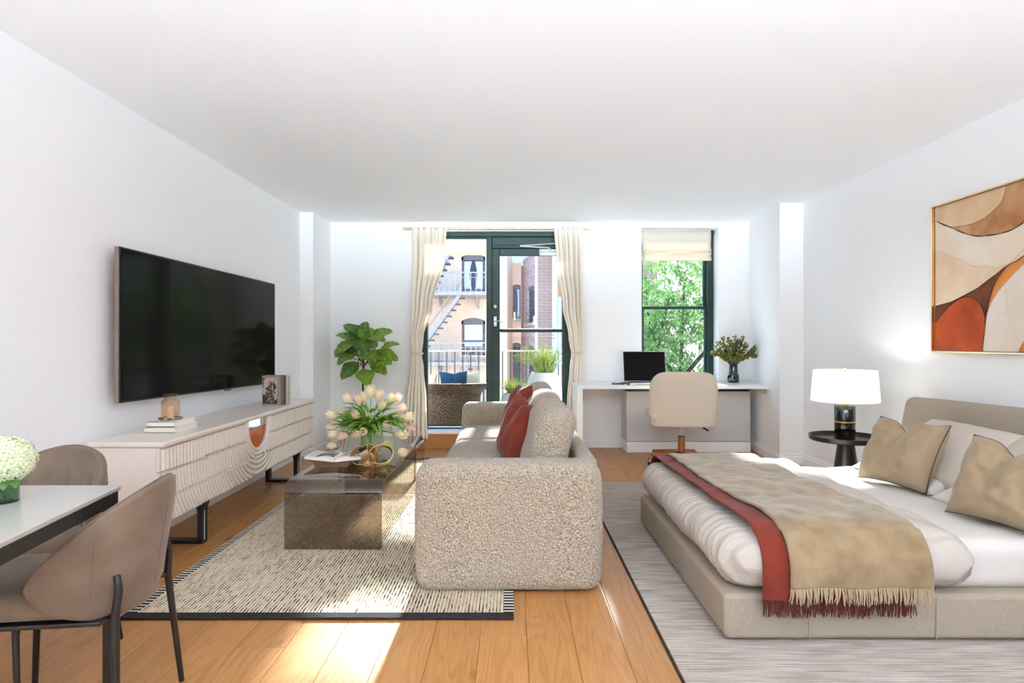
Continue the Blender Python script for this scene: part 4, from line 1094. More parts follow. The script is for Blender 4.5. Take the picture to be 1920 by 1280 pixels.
# ------------------------------------------------------------------ bed
BX, BYC = 1.75, 3.21
bed = empty('bed', (BX, BYC, 0), 'low upholstered bed in greige linen with tall headboard at the right wall', 'bed')
def basefn(p, n): return [p[0]+.006*n[0], p[1]+.004*n[1]*math.sin(p[0]*3), p[2]]
G().softbox(.842-BX, 2.74-BX, 2.41-BYC, 4.0-BYC, RZ+.012, .205, .022, 4, (10, 10, 2), basefn).build('bed_base', M['linen'], bed, True, angle=0)
for x in (1.165, 1.665): G().tube([(x-BX, 2.4065-BYC, .03), (x-BX, 2.405-BYC, .11), (x-BX, 2.4065-BYC, .195)], .0022, 5).build('seam', M['linen'], bed, True)
G().tube([(.842-.0065-BX, 2.99-BYC, .035), (.842-.0065-BX, 2.99-BYC, .19)], .0022, 5).build('seam', M['linen'], bed, True)
G().box(.95-BX, 2.6-BX, 2.52-BYC, 3.9-BYC, RZ, .03).build('underframe', M['black'], bed)
def hbfn(p, n):
    x, y, z = p; t = max(0, (z-.15))/.7
    w_ = sstep(.72, .97, abs(y+BYC-3.21)/.91)  # the sides curl slightly forward
    return [x+.17*t-.035*w_*t, y, z+(.030*((3.9-(y+BYC))/1.6)*t)]
G().softbox(2.50-BX, 2.60-BX, 2.30-BYC, 4.12-BYC, .16, .835, .045, 5, (2, 26, 12), hbfn).build('headboard', M['linen'], bed, True, angle=0)
G().softbox(.90-BX, 2.50-BX, 2.455-BYC, 3.96-BYC, .20, .402, .06, 4, (24, 24, 2), lambda p, n: [p[0], p[1], p[2]+(.008*nz(p[0]*6, p[1]*9, 2) if n[2] > 0 else 0)]).build('mattress', M['sheet'], bed, True, angle=0)

def quilt(x, y):
    k = abs(math.sin(PI*(y-2.44)/.425))
    return .026*k**.45
DZ = .412
def dfn(p, n):
    x, y, z = p[0]+BX, p[1]+BYC, p[2]
    foot = 1-sstep(.84, 1.15, x)
    up = max(0, n[2])
    q = quilt(x, y)*up*sstep(.95, 1.15, x)
    ph_ = y*88+7*nz(x*2.5, y*3.5, 1)+x*30-z*34
    rp_ = ((1-abs(math.sin(ph_*.5)))*1.5-.6)*(.6+.8*nz(x*4, y*5, 7))+nz(x*9, y*40, z*10)*.5
    d = .014*foot*rp_+.006*nz(x*7, y*7, z*9)+.004*math.sin(x*42+y*15)*sstep(1.2, 1.5, x)*up
    near = max(0, -n[1]); d += near*.010*math.sin(x*24+3*nz(x*3, 1, z*2)+z*9)*(1-sstep(1.5, 1.85, x)*.3)
    hem = 0
    if z < .27 and n[2] < .3: hem = .010*math.sin(x*9+y*7)
    if near > .5 and x > 1.72: z += .13*sstep(1.72, 1.83, x)*(1-sstep(.20, .36, z))
    return [x-BX+n[0]*d, y-BYC+n[1]*d, z+n[2]*d+q+hem*.4]
dv_ = G().softbox(.835-BX, 1.84-BX, 2.375-BYC, 4.035-BYC, .212, .425, .115, 7, (56, 150, 4), dfn).build('duvet', M['duvet'], None, True, angle=0, loc=(BX, BYC, 0))
tag(dv_, 'pale greige quilted duvet drawn over the foot end of the bed', 'duvet')
# seam line at the near foot corner
# folded sheet top between duvet and pillows is the mattress sheet

def drape(name, xl, xr, off, zn, zf, m, label, seed, skew=0.0, wr=.004, th=.010):
    """cloth laid across the bed: hangs on the near side to zn and on the far side to zf"""
    YN, YFA, ZT, r = 2.375-off, 4.035+off, .425+.022+off, .125+off
    prof = []
    for t in [i/14 for i in range(15)]: prof.append((YN, lerp(zn, ZT-r, t)))
    for i in range(1, 13): a = PI/2*i/12; prof.append((YN+r-r*math.cos(a), ZT-r+r*math.sin(a)))
    for i in range(1, 70): prof.append((lerp(YN+r, YFA-r, i/70), ZT))
    for i in range(1, 13): a = PI/2*i/12; prof.append((YFA-r+r*math.sin(a), ZT-r+r*math.cos(a)))
    for t in [i/6 for i in range(1, 7)]: prof.append((YFA, lerp(ZT-r, zf, t)))
    nu = 44; rows = []
    for (y, z) in prof:
        row = []
        for i in range(nu+1):
            u = i/nu; yy = (y-2.3)/1.7
            x = lerp(xl(yy), xr(yy), u)+.004*nz(y*6, seed, u)
            d = wr*(nz(x*7, y*7, seed)+.7*nz(x*16, y*12, seed+3))
            zz, yv = z, y
            if z > ZT-.02: zz += d*1.2+(quilt(x, y)-.018)*.4
            elif y < 3: yv += -abs(d)*1.6-.006*math.sin(x*26+seed)*(ZT-z)/.2
            row.append((x-BX, yv-BYC, zz))
        rows.append(row)
    root = G().grid(rows).build(name, m, None, True, angle=0, loc=(BX, BYC, 0), solid=th)
    tag(root, label, 'throw')
    return root, rows
def fringe(root, row, L, m, n):
    g = G()
    for k in range(n):
        t = (k+random.uniform(.2, .8))/n*(len(row)-1); i = min(int(t), len(row)-2); p = Vector(row[i]).lerp(Vector(row[i+1]), t-i)
        l_ = L*random.uniform(.85, 1.08); sw = random.uniform(-.012, .014)
        g.tube([p+Vector((0, 0, .004)), p+Vector((sw*.4, -.004+random.uniform(-.004, .002), -l_*.5)), p+Vector((sw, random.uniform(-.006, .004), -l_))], [.0026, .0024, .0016], 5)
    tag(g.build('fringe', m, root, True), kind='stuff')
rt, rows = drape('throw_blanket', lambda t: .912+.055*(1-t), lambda t: 1.49+.05*(1-t), .018, .205, .32, M['rust_wool'], 'rust red fringed throw showing beneath the beige throw on the bed', 5, wr=.003, th=.006)
tag(fringe(rt, rows[0], .062, M['maroon'], 130) or rt)
bt, rows = drape('throw_blanket', lambda t: .985+.075*(1-t)+.012*math.sin(t*9), lambda t: 1.52+.075*(1-t)+.012*math.sin(t*7+1), .032, .262, .30, M['throw'], 'beige wool fringed throw laid over the rust throw on the bed', 11, wr=.007, th=.011)
fringe(bt, rows[0], .066, mat('beige_yarn', (176, 156, 126), .95), 120)

# pillows on the bed
def bedpillow(w_, h_, t_, m, loc, nrm, lean, label, seed, roll=0, group='white bed pillows', **kw):
    return pillow('pillow', w_, h_, t_, m, loc, facing(nrm, lean, roll), label, 'pillow', group, seed=seed, **kw)
bedpillow(.74, .46, .15, M['sheet'], (2.36, 3.50, .475), 180, 74, 'white pillow lying flat under the farther stone pillow', 21, wr=.008, ear=.05)
bedpillow(.74, .46, .15, M['sheet'], (2.34, 2.74, .475), 180, 74, 'white pillow lying flat behind the nearer beige cushion', 25, wr=.008, ear=.05)
bedpillow(.72, .46, .15, M['pillowcase'], (2.40, 3.40, .585), 180, 52, 'stone coloured pillow leaning on the headboard behind the farther beige cushion', 31, wr=.010, ear=.05)
bedpillow(.76, .46, .16, M['pillowcase'], (2.41, 2.72, .585), 180, 52, 'stone coloured pillow leaning on the headboard behind the nearer beige cushion', 37, wr=.010, ear=.05)
pillow('cushion', .43, .385, .21, M['beige_satin'], (2.145, 3.375, .588), facing(196, 26, 0), 'farther beige cushion with dark piping, standing upright on the bed', group='beige piped cushions on the bed', chop=.065, seed=2, piping=M['piping'], pr=.0024, wr=.018)
pillow('cushion', .45, .39, .21, M['beige_satin'], (2.145, 2.645, .588), facing(194, 26, 0), 'nearer beige cushion with dark piping at the right edge of the picture', group='beige piped cushions on the bed', chop=.065, seed=6, piping=M['piping'], pr=.0024, wr=.020)

# ------------------------------------------------------------------ nightstand and lamp
NX, NY = 2.385, 4.38
ns = empty('nightstand', (NX, NY, RZ), 'round dark bronze tray-top pedestal table beside the bed', 'side table')
G().lathe([(0, .492), (.232, .492), (.236, .515), (.243, .516), (.241, .487), (.234, .481), (0, .481)], 64).build('tray_top', M['dark_tray'], ns, True)
G().lathe([(0, 0), (.135, 0), (.135, .01), (.115, .02), (.052, .482), (0, .482)], 48).build('pedestal', M['dark_tray'], ns, True)
LZ = RZ+.493
la = empty('table_lamp', (NX-.008, NY, LZ), 'lit table lamp with black cylinder base and white shade on the tray table', 'lamp')
G().lathe([(0, 0), (.066, 0), (.068, .003), (.068, .115), (0, .115)], 40).lathe([(0, .128), (.068, .128), (.068, .236), (.066, .239), (0, .239)], 40).build('base', M['gloss_black'], la, True)
G().lathe([(0, .115), (.0665, .115), (.0695, .118), (.0695, .125), (.0665, .128), (0, .128)], 40).build('brass_ring', M['brass'], la, True)
G().lathe([(0, .239), (.018, .239), (.018, .244), (.007, .247), (.007, .50), (0, .50)], 20).build('stem', M['brass'], la, True)
G().lathe([(0, .498), (.006, .498), (.012, .505), (.006, .515), (0, .517)], 16).build('finial', M['brass'], la, True)
G().lathe([(.221, .268), (.2225, .270), (.2055, .486), (.204, .488), (.2035, .486), (.2205, .270)], 64).build('shade', mat('lamp_shade_linen', (252, 246, 236), .9, trans=.55), la, True)
g = G()
for k in range(3): a = k*2.094; g.tube([(0, 0, .484), (.2035*math.cos(a), .2035*math.sin(a), .484)], .002, 5)
g.build('spider', M['brass'], la, True)
for s in (-1, 1):
    pc = G().tube([(s*.02, -.01, .36), (s*.078, -.02, .30), (s*.078, -.02, .262)], .0012, 5).build('pull_chain', M['brass'], la, True)
    G().tube([(s*.078, -.02, .264), (s*.078, -.02, .246)], .0032, 8).build('pull_knob', M['brass'], pc, True)
G().lathe([(0, .30), (.014, .31), (.028, .345), (.024, .375), (0, .385)], 20, c=(0, .0, 0)).build('bulb', mat('bulb_glow', (255, 244, 225), .5, emit=((255, 236, 212), 6)), la, True)
pd = bpy.data.lights.new('lamp_light', 'POINT'); pd.energy = 4; pd.color = (1, .96, .90); pd.shadow_soft_size = .04
po = bpy.data.objects.new('lamp_light', pd); COL.objects.link(po); po.parent = la; po.location = (0, -.0, .42)

# ------------------------------------------------------------------ painting
pt = empty('painting', (2.835, 3.50, 1.61), 'abstract painting of brown, rust and cream curves above the bed', 'painting')
PY0, PY1, PZ0, PZ1 = 2.90, 4.105, 1.128, 2.10
A = {'arc1': [(4.086,2.002),(3.959,1.941),(3.776,1.92),(3.655,1.94),(3.575,1.976),(3.526,2.017),(3.504,2.077),(3.497,2.122),(3.494,2.172)],
    'arc2': [(4.086,2.002),(3.959,1.941),(3.878,1.9),(3.788,1.86),(3.703,1.836),(3.621,1.827),(3.542,1.824),(3.467,1.83),(3.405,1.848),(3.354,1.871),(3.178,1.968),(3.093,2.045),(3.051,2.124)],
    'line3': [(4.086,1.807),(3.972,1.761),(3.878,1.724),(3.801,1.681),(3.739,1.66),(3.655,1.648),(3.575,1.631),(3.51,1.636),(3.446,1.662),(3.385,1.711),(3.354,1.74),(3.178,1.89),(3.051,2.012),(2.861,2.136)],
    'line4': [(4.086,1.435),(3.986,1.447),(3.905,1.463),(3.826,1.488),(3.751,1.51),(3.667,1.546),(3.575,1.592),(3.488,1.633),(3.426,1.651),(3.354,1.681),(3.178,1.719),(2.861,1.73)],
    'dome': [(4.086,1.323),(4.014,1.384),(3.931,1.438),(3.865,1.467),(3.801,1.474),(3.739,1.459),(3.697,1.424),(3.667,1.369),(3.659,1.314),(3.661,1.252),(3.669,1.189),(3.676,1.117)],
    'amberL': [(3.685,1.117),(3.667,1.234),(3.644,1.359),(3.621,1.446),(3.587,1.531),(3.542,1.588),(3.488,1.633),(3.426,1.651),(3.354,1.681),(3.178,1.719),(2.861,1.73)],
    'white': [(3.685,1.099),(3.661,1.234),(3.644,1.35),(3.609,1.428),(3.553,1.494),(3.488,1.548),(3.426,1.596),(3.354,1.633),(3.178,1.649),(3.011,1.596),(2.861,1.506)],
    'amb2': [(3.436,1.106),(3.385,1.19),(3.354,1.223),(3.269,1.31),(3.135,1.382),(2.861,1.436)],
    'faint': [(3.499,1.523),(3.494,1.42),(3.483,1.334),(3.451,1.249),(3.41,1.194)]}
y0_, y1_, z0_, z1_ = PY0+.014, PY1-.014, PZ0+.014, PZ1-.014
def clip(poly):
    for ax, lim, sg in ((0, y0_, 1), (0, y1_, -1), (1, z0_, 1), (1, z1_, -1)):
        out = []
        for p, q in zip(poly, poly[1:]+poly[:1]):
            a, b = (p[ax]-lim)*sg, (q[ax]-lim)*sg
            if a >= 0: out.append(p)
            if a*b < 0: t = a/(a-b); out.append((lerp(p[0], q[0], t), lerp(p[1], q[1], t)))
        poly = out
    return poly
def wc(name, c1, c2, s=5): return mat(name, c1, .85, vary=(s, c2, .32, .68), bump=('noise', 300, .15, .001))
pm_ = [wc('paint_cream', (236, 224, 208), (226, 208, 184)), wc('paint_tan', (226, 200, 168), (208, 174, 134)), wc('paint_brown', (206, 164, 118), (164, 112, 64)),
       wc('paint_peach', (234, 214, 188), (222, 194, 158)), wc('paint_umber', (70, 34, 20), (120, 64, 32)), wc('paint_rust', (192, 84, 22), (150, 52, 12)),
       wc('paint_amber', (218, 146, 70), (190, 106, 40)), wc('paint_ivory', (230, 220, 208), (220, 206, 188)), mat('paint_line', (56, 30, 20), .8), mat('paint_faint', (206, 176, 140), .8)]
cg = G(); xo = -.012
def layer(poly, mi):
    global xo
    poly = clip(poly); xo -= .00025
    cg.add([(xo, a-3.50, b-1.61) for a, b in poly], [tuple(range(len(poly)))], mi)
def S(k): return [tuple(p) for p in spline([(a, b, 0) for a, b in A[k]], 6)]
S2 = {k: [(p[0], p[1]) for p in S(k)] for k in A}
def line(k, wd, mi=8):
    global xo
    xo -= .00025; P = S2[k]; L = []; R = []
    for i, p in enumerate(P):
        a, b = P[max(i-1, 0)], P[min(i+1, len(P)-1)]; d = Vector((b[0]-a[0], b[1]-a[1])).normalized(); ww = wd*(.4+.6*abs(math.sin(i*.35)))
        L.append((p[0]-d.y*ww, p[1]+d.x*ww)); R.append((p[0]+d.y*ww, p[1]-d.x*ww))
    for i in range(len(P)-1):
        q = clip([L[i], L[i+1], R[i+1], R[i]])
        if len(q) > 2: cg.add([(xo, a-3.50, b-1.61) for a, b in q], [tuple(range(len(q)))], mi)
cg.box(-.012, .0, y0_-3.50, y1_-3.50, z0_-1.61, z1_-1.61, 0)
layer(S2['line3']+[(2.8, 1.0), (4.2, 1.0)], 3)
layer(S2['line4']+[(2.8, 1.0), (4.2, 1.0)], 4)
layer(S2['amberL']+[(2.8, 1.0)], 6)
layer(S2['white']+[(2.8, 1.0)], 7)
layer(S2['amb2']+[(2.8, 1.0)], 6)
layer(S2['dome']+[(4.2, 1.0)], 5)
layer(S2['arc2']+[(3.05, 2.3), (4.2, 2.3)], 2)
layer(S2['arc1']+[(3.49, 2.3), (4.2, 2.3)], 1)
line('arc2', .0035); line('arc1', .0016); line('line4', .003); line('dome', .002); line('amberL', .0022); line('white', .0012, 9); line('line3', .0018, 9); line('faint', .0014, 9); line('amb2', .0018)
cg.build('canvas', pm_, pt)
for nm, b in (('frame_rail', (PY0, PY1, PZ0, PZ0+.009)), ('frame_rail', (PY0, PY1, PZ1-.009, PZ1)), ('frame_stile', (PY0, PY0+.009, PZ0+.009, PZ1-.009)), ('frame_stile', (PY1-.009, PY1, PZ0+.009, PZ1-.009))):
    G().box(-.034, .0, b[0]-3.50, b[1]-3.50, b[2]-1.61, b[3]-1.61).build(nm, M['gold'], pt, bevel=.0012)

# ------------------------------------------------------------------ balcony
struct(G().box(-2.6, 1.4, 7.2, 8.75, -.1, .15).build('floor', M['balcony']))
struct(G().box(-2.6, 1.4, 8.45, 8.75, 2.43, 2.75).build('ceiling', M['beam']))
rl = empty('balcony_railing', (0, 8.65, .15), 'dark metal railing with thin balusters along the balcony edge', 'railing')
G().box(-2.55, 1.35, -.02, .02, .905, .925).build('top_rail', M['iron'], rl, bevel=.003)
G().box(-2.55, 1.35, -.012, .012, .07, .09).build('bottom_rail', M['rail'], rl)
bm_ = None
for k in range(33):
    x = -2.27+k*.1125
    if bm_ is None: bm_ = G().box(-.0075, .0075, -.0075, .0075, .0, .905).build('baluster', M['rail'], rl); bm_.location = (x, 0, 0)
    else: c = bm_.copy(); COL.objects.link(c); c.location = (x, 0, 0)
# wicker chair: back toward the room
wc_ = empty('wicker_armchair', (-.78, 7.86, .15), 'brown wicker armchair on the balcony with its back to the glass', 'armchair')
def wick(u, z):   # u in [-1,1] round the back
    t = z/.52; fl = .06*sstep(.55, 1, t)**1.5+.09*sstep(.75, 1, t)
    a = u*PI*.62
    cx_ = (abs(math.sin(a))**.55)*(1 if a > 0 else -1)*(.36+fl); cy_ = -(abs(math.cos(a))**.55)*(1 if abs(a) < PI/2 else -1)*(.30+fl)
    return Vector((cx_, cy_, z))
g = G(); rows = []
nu, nv = 240, 72
for j in range(nv+1):
    z = .02+.50*j/nv; row = []
    for i in range(nu+1):
        p = wick(-1+2*i/nu, z); n_ = Vector((p.x, p.y, 0)).normalized()
        w1 = .008*math.sin(i*PI/2+PI*(j//3 % 2)*1.0)*abs(math.sin(PI*j/3+.5))
        row.append(p+n_*(w1+.002))
    rows.append(row)
tag(g.grid(rows).build('woven_shell', M['wicker'], wc_, True, angle=0, solid=.014), 'woven brown wicker back and arms')
rimp = [wick(-1+2*i/80, .525) for i in range(81)]
G().tube(rimp, .016, 10).build('rim', M['wicker'], wc_, True)
for k in range(17): 
    u = -1+2*k/16; G().tube([wick(u, .02+.49*j/6)*1.0+Vector((0, 0, 0)) for j in range(7)], .0055, 6).build('stake', M['wicker'], wc_, True)
G().softbox(-.33, .33, -.26, .32, .06, .30, .04, 3, (3, 3, 1)).build('seat', M['wicker'], wc_, True)
G().softbox(-.32, .32, -.25, .32, .30, .36, .03, 3, (3, 3, 1)).build('seat_cushion', M['cream_fabric'], wc_, True)
pillow('cushion', .37, .30, .12, M['navy'], (-.735, 7.74, .685), facing(84, 14, 1), 'navy blue cushion on the wicker armchair', group=None, chop=.02, seed=4, wr=.008)
pillow('cushion', .30, .30, .11, M['cream_fabric'], (-.545, 7.82, .67), facing(108, 12, 8), 'cream cushion with brown piping at the right of the navy cushion', seed=9, piping=M['bronze'])
pillow('cushion', .28, .28, .10, M['cream_fabric'], (-1.09, 7.80, .66), facing(76, 12, -6), 'cream cushion at the left side of the wicker armchair', seed=14, piping=M['bronze'])
def planter(loc, prof, label, blades, L, seed):
    root = empty('grass_planter', loc, label, 'planter')
    rnd = random.Random(seed); R = prof[-1][0]
    G().lathe(prof+[(R-.02, prof[-1][1]), (R-.025, prof[-1][1]-.04), (0, prof[-1][1]-.04)], 40).build('pot', M['stone'], root, True)
    zt = prof[-1][1]-.04; g = G()
    for k in range(blades):
        a = rnd.uniform(0, 2*PI); el = rnd.uniform(.1, 1.0); l_ = L*rnd.uniform(.6, 1.1); r0 = (R-.03)*math.sqrt(rnd.random())*.8; bend = .5+el*1.9
        d = Vector((math.cos(a), math.sin(a), 0)); s_ = Vector((-d.y, d.x, 0))*rnd.uniform(.0035, .006); p = Vector((d.x*r0, d.y*r0, zt)); ang = PI/2-el*.55; rows = []
        for j in range(8):
            t = j/7; w_ = s_*(1-t**2.5)
            rows.append([p-w_, p+w_+Vector((0, 0, .002))]); ang2 = ang-bend*t*t; p = p+(d*math.cos(ang2)+Vector((0, 0, 1))*math.sin(ang2))*l_/7
        g.grid(rows)
    if L > .3:
        for k in range(9):
            a = rnd.uniform(0, 2*PI); p = Vector((0, 0, zt)); q = Vector((math.cos(a)*.2-.08, math.sin(a)*.12, zt+rnd.uniform(.45, .62))); pts = spline([p, p.lerp(q, .5)+Vector((0, 0, .08)), q], 4)
            g.tube(pts, .0012, 4)
            g.softbox(q.x-.010, q.x+.010, q.y-.01, q.y+.01, q.z-.012, q.z+.012, .0095, 2, (1, 1, 1))
    tag(g.build('grass_blades', M['grass'], root, True, angle=0), kind='stuff')
    G().lathe([(0, zt+.002), (R-.026, zt+.002)], 30).build('soil', M['soil'], root)
planter((.42, 7.98, .15), [(0, 0), (.14, 0), (.19, .12), (.235, .32), (.225, .50), (.17, .645), (.165, .65)], 'large pale stone planter of spiky grass on the balcony', 380, .46, 3)
planter((.02, 7.72, .15), [(0, 0), (.10, 0), (.14, .10), (.165, .25), (.15, .37), (.125, .405)], 'smaller pale stone planter of spiky grass on the balcony', 240, .27, 5)

# ------------------------------------------------------------------ courtyard buildings
struct(G().box(-40, 40, 8.76, 60, -6.1, -6).build('ground', M['ground']))
def arch_fill(g, x0, x1, z, rise, y0, y1, mi=0, n=10):
    """solid between the arc (springing at z, crown z+rise) and the flat line at z+rise"""
    for i in range(n):
        u0, u1 = i/n, (i+1)/n; f = lambda u: z+rise*(1-(2*u-1)**2)
        a, b = lerp(x0, x1, u0), lerp(x0, x1, u1)
        g.prism([(a, f(u0)), (b, f(u1)), (b, z+rise+.001), (a, z+rise+.001)], y0, y1, mi)
def facade_window(parent, x0, x1, z0, z1, y, rise=.06, style='sash', frame='grey_frame', d=.16):
    wn = G()
    f = .055*(x1-x0)/.78
    wn.box(x0, x0+f, y+d-.06, y+d, z0, z1-rise).box(x1-f, x1, y+d-.06, y+d, z0, z1-rise).box(x0, x1, y+d-.06, y+d, z0, z0+f)
    zt = z1-rise-.10
    wn.box(x0, x1, y+d-.06, y+d, zt, z1-rise)
    arch = [(lerp(x0, x1, i/10), z1-rise+rise*(1-(2*i/10-1)**2)) for i in range(11)]
    wn.prism([(x0, z1-rise-.001)]+arch+[(x1, z1-rise-.001)], y+d-.06, y+d)
    o = wn.build('window', M[frame], parent)
    zm = lerp(z0, zt, .46)
    G().box(x0+f, x1-f, y+d-.02, y+d-.01, z0+f, zt).build('pane', M['far_glass'], o)
    if style == 'sash':
        G().box(x0+f, x1-f, y+d-.05, y+d-.02, zm-.03, zm+.03).build('meeting_rail', M[frame], o)
        G().box(x0+f*1.6, x1-f*1.6, y+d-.035, y+d-.022, zm+.03, zt-.02).build('blind', M['far_blind'], o)
        G().box(x0+f*1.6, x1-f*1.6, y+d-.035, y+d-.022, lerp(z0, zm, .62), zm-.03).build('blind', M['far_blind'], o)
    if style in ('curtain', 'halfcurtain'):
        for s in ((0, 1) if style == 'curtain' else (1,)):
            g = G(); rows = []
            for j in range(9):
                t = j/8; wdt = (x1-x0)*(.34-.10*math.sin(PI*t)); row = []
                for i in range(13):
                    u = i/12; xx = (x0+f+.02+wdt*u) if s == 0 else (x1-f-.02-wdt*u)
                    row.append((xx, y+d-.04-.012*math.sin(i*1.6), lerp(zt-.03, z0+f+.02, t)))
                rows.append(row)
            g.grid(rows).build('sheer_curtain', M['far_blind'], o, True, solid=.004)
    if style == 'muntin':
        G().box(x0+f, x1-f, y+d-.05, y+d-.02, zm-.025, zm+.025).build('meeting_rail', M[frame], o)
        g = G().box((x0+x1)/2-.012, (x0+x1)/2+.012, y+d-.04, y+d-.02, zm, zt).box(x0+f, x1-f, y+d-.04, y+d-.02, lerp(zm, zt, .5)-.012, lerp(zm, zt, .5)+.012)
        g.build('muntin', M[frame], o)
    return o
# -- cream building with the fire escape (its far end turns away from the balcony)
CB = empty('building', (0, 20, -6), 'cream painted brick building with arched windows behind the balcony fire escape', 'building')
def loc_(parent_loc): return Matrix.Translation(-Vector(parent_loc))
wx = [(-1.66, -.87)]
wins = [(-1.66, -.87, 2.83, 4.06, 'curtain'), (-1.66, -.87, .73, 1.97, 'sash'), (-1.66, -.87, -1.37, -.12, 'sash'), (-3.62, -2.86, .73, 1.97, 'sash'), (-3.62, -2.86, 2.83, 4.06, 'sash')]
g = holed(G(), -6.5, -.157, -6, 4.75, 0, .4, [(a, b, c, d) for a, b, c, d, s in wins])
for a, b, c, d, s in wins: arch_fill(g, a, b, d-.10, .10, 0, .39)
# side return running back to the set-back facade
g.prism([(-.157, 0), (.018, 1.0), (-.4, 1.0), (-.45, .1)], -6, 4.75, axis='z')
cw = g.build('wall', M['cream_brick'], CB, loc=(0, 0, 6)); 
for a, b, c, d, s in wins:
    o = facade_window(CB, a+.01, b-.01, c+.01, d, 0, .10, s); o.location = (0, 0, 6)
    sl = G().box(a-.05, b+.05, -.05, .02, c-.08, c).build('window_sill', M['cream_brick'], CB, loc=(0, 0, 6))
for x in (-1.52, -.94): G().box(x-.04, x+.04, -.10, 0, 4.18, 4.30).build('bracket', M['tread'], CB, loc=(0, 0, 6))
for x, z in ((-2.95, 1.52),): G().box(x-.05, x+.05, -.06, 0, z-.04, z+.04).build('wall_box', M['wood_block'], CB, loc=(0, 0, 6))
pvx = G().box(-3.1, -3.0, -.05, 0, -1, 1.5).build('conduit', M['iron'], CB, loc=(0, 0, 6))
# set-back bay: pale part with window, brown downpipe
SB = empty('building', (.2, 26, -6), 'pale set-back house bay with a curtained window, left of the brown downpipe', 'building')
w2 = [(.03, .37, 2.18, 3.62, 'halfcurtain'), (.03, .37, -.6, 1.15, 'muntin')]
g = holed(G(), -.4, .40, -6, 4.55, 0, .4, [(a, b, c, d) for a, b, c, d, s in w2])
for a, b, c, d, s in w2: arch_fill(g, a, b, d-.06, .06, 0, .39)
g.build('wall', M['cream_brick'], SB, loc=(-.2, 0, 6))
for a, b, c, d, s in w2:
    facade_window(SB, a, b, c, d, 0, .06, s).location = (-.2, 0, 6)
    G().box(a-.06, b+.05, -.12, .0, c-.14, c).build('window_sill', M['stone'], SB, loc=(-.2, 0, 6))
G().box(-.4, .46, -.08, .4, 4.5, 4.58).build('coping', M['pipe'], SB, loc=(-.2, 0, 6))
G().tube([(.24, -.08, 0), (.24, -.08, 10.4)], .055, 8).build('downpipe', M['downpipe'], SB, True)
for (px_, pz_, dx_, dz_) in ((-.105, 3.28, .05, .14),):
    G().box(px_-dx_/2, px_+dx_/2, -3.0, -2.9, 8.0, 8.3).build('wall_box', M['pipe'], SB)
SB.scale = (.81,)*3; SB.location = (.162, 21.06, -4.632)
G().box(-.6, .2, 0, .4, -1.68, 0).build('plinth', M['cream_brick'], SB)
# mauve brick house turned at an angle
MBd = empty('building', (.45, 26, -6), 'mauve brick house with an arched window between downpipe and chimney wall', 'building', rz=math.radians(-68))
# local x runs along the wall
w3 = [(.75, 2.05, 1.95, 3.45, 'muntin'), (.75, 2.05, -.7, 1.05, 'muntin')]
MBd.rotation_euler = (0, 0, math.atan2(-2.9, .62))
g = holed(G(), 0, 3.0, -6, 4.65, 0, .4, [(a, b, c, d) for a, b, c, d, s in w3])
for a, b, c, d, s in w3: arch_fill(g, a, b, d-.12, .12, 0, .39)
g.build('wall', M['mauve_brick'], MBd, loc=(0, 0, 6))
for a, b, c, d, s in w3:
    facade_window(MBd, a, b, c, d, 0, .12, s).location = (0, 0, 6)
    G().box(a-.15, b+.15, -.10, .05, c-.12, c).build('window_sill', M['stone'], MBd, loc=(0, 0, 6))
G().box(0, 3.0, -.05, .4, 4.62, 4.72).build('coping', M['pipe'], MBd, loc=(0, 0, 6))
MBd.scale = (.81,)*3; MBd.location = (.3645, 21.06, -4.632)
G().box(0, 3.0, 0, .4, -1.68, 0).build('plinth', M['mauve_brick'], MBd)
# nearer brick wall: bricks built one by one where they can be told apart
NB = empty('building', (.63, 15, -6), 'red-brown brick building with white pipes, right of the courtyard', 'building')
G().box(0, 2.92, .012, .5, 0, 9.42).build('wall_core', M['mortar'], NB)
G().box(-.045, 0, .0, .5, 0, 9.40).build('white_edge', M['pipe'], NB)
G().box(-.05, 2.95, -.03, .5, 9.42, 9.50).build('coping', M['pipe'], NB)
bmesh_obj = None; BW, BH, JT = .215, .066, .011
nb_count = 0
rows_done = []
for r_ in range(int(9.42/(BH+JT))):
    z = .01+r_*(BH+JT); off = (r_ % 2)*.5*(BW+JT)
    x = -off
    while x < 2.92:
        a, b = max(x, 0), min(x+BW, 2.92)
        wx_ = .63+(a+b)/2; wz = z-6+BH/2
        vis = (wx_ < 1.32 and -.35 < wz < 3.38) or (wx_ > 3.0 and 2.35 < wz < 3.3)
        if b-a > .03 and vis and nb_count < 300:
            if b-a > BW-.001 and bmesh_obj is not None:
                c = bmesh_obj.copy(); COL.objects.link(c); c.location = ((a+b)/2, 0, z)
            else:
                c = G().box(-(b-a)/2, (b-a)/2, 0, .06, 0, BH).build('brick', M['brick'], NB, loc=((a+b)/2, 0, z))
                if b-a > BW-.001: bmesh_obj = c
            nb_count += 1
        else: rows_done.append((a, b, z, vis))
        x += BW+JT
g = G()
for a, b, z, vis in rows_done:
    if b-a > .03: g.box(a, b, 0, .03, z, z+BH)
tag(g.build('brickwork', M['brick'], NB), kind='stuff')
G().tube([(.43, -.11, 0), (.43, -.11, 9.38)], .088, 14).build('white_pipe', M['pipe'], NB, True)
G().tube([(.53, -.20, 0), (.53, -.20, 9.42)], .035, 10).build('thin_pipe', M['pipe'], NB, True)
G().tube([(.53, -.20, 8.28), (.53, -.20, 8.72)], .045, 10).build('rusty_sleeve', M['rustpipe'], NB, True)
G().box(-.11, -.02, -.04, .02, 7.62, 7.82).build('meter_box', M['pipe'], NB)
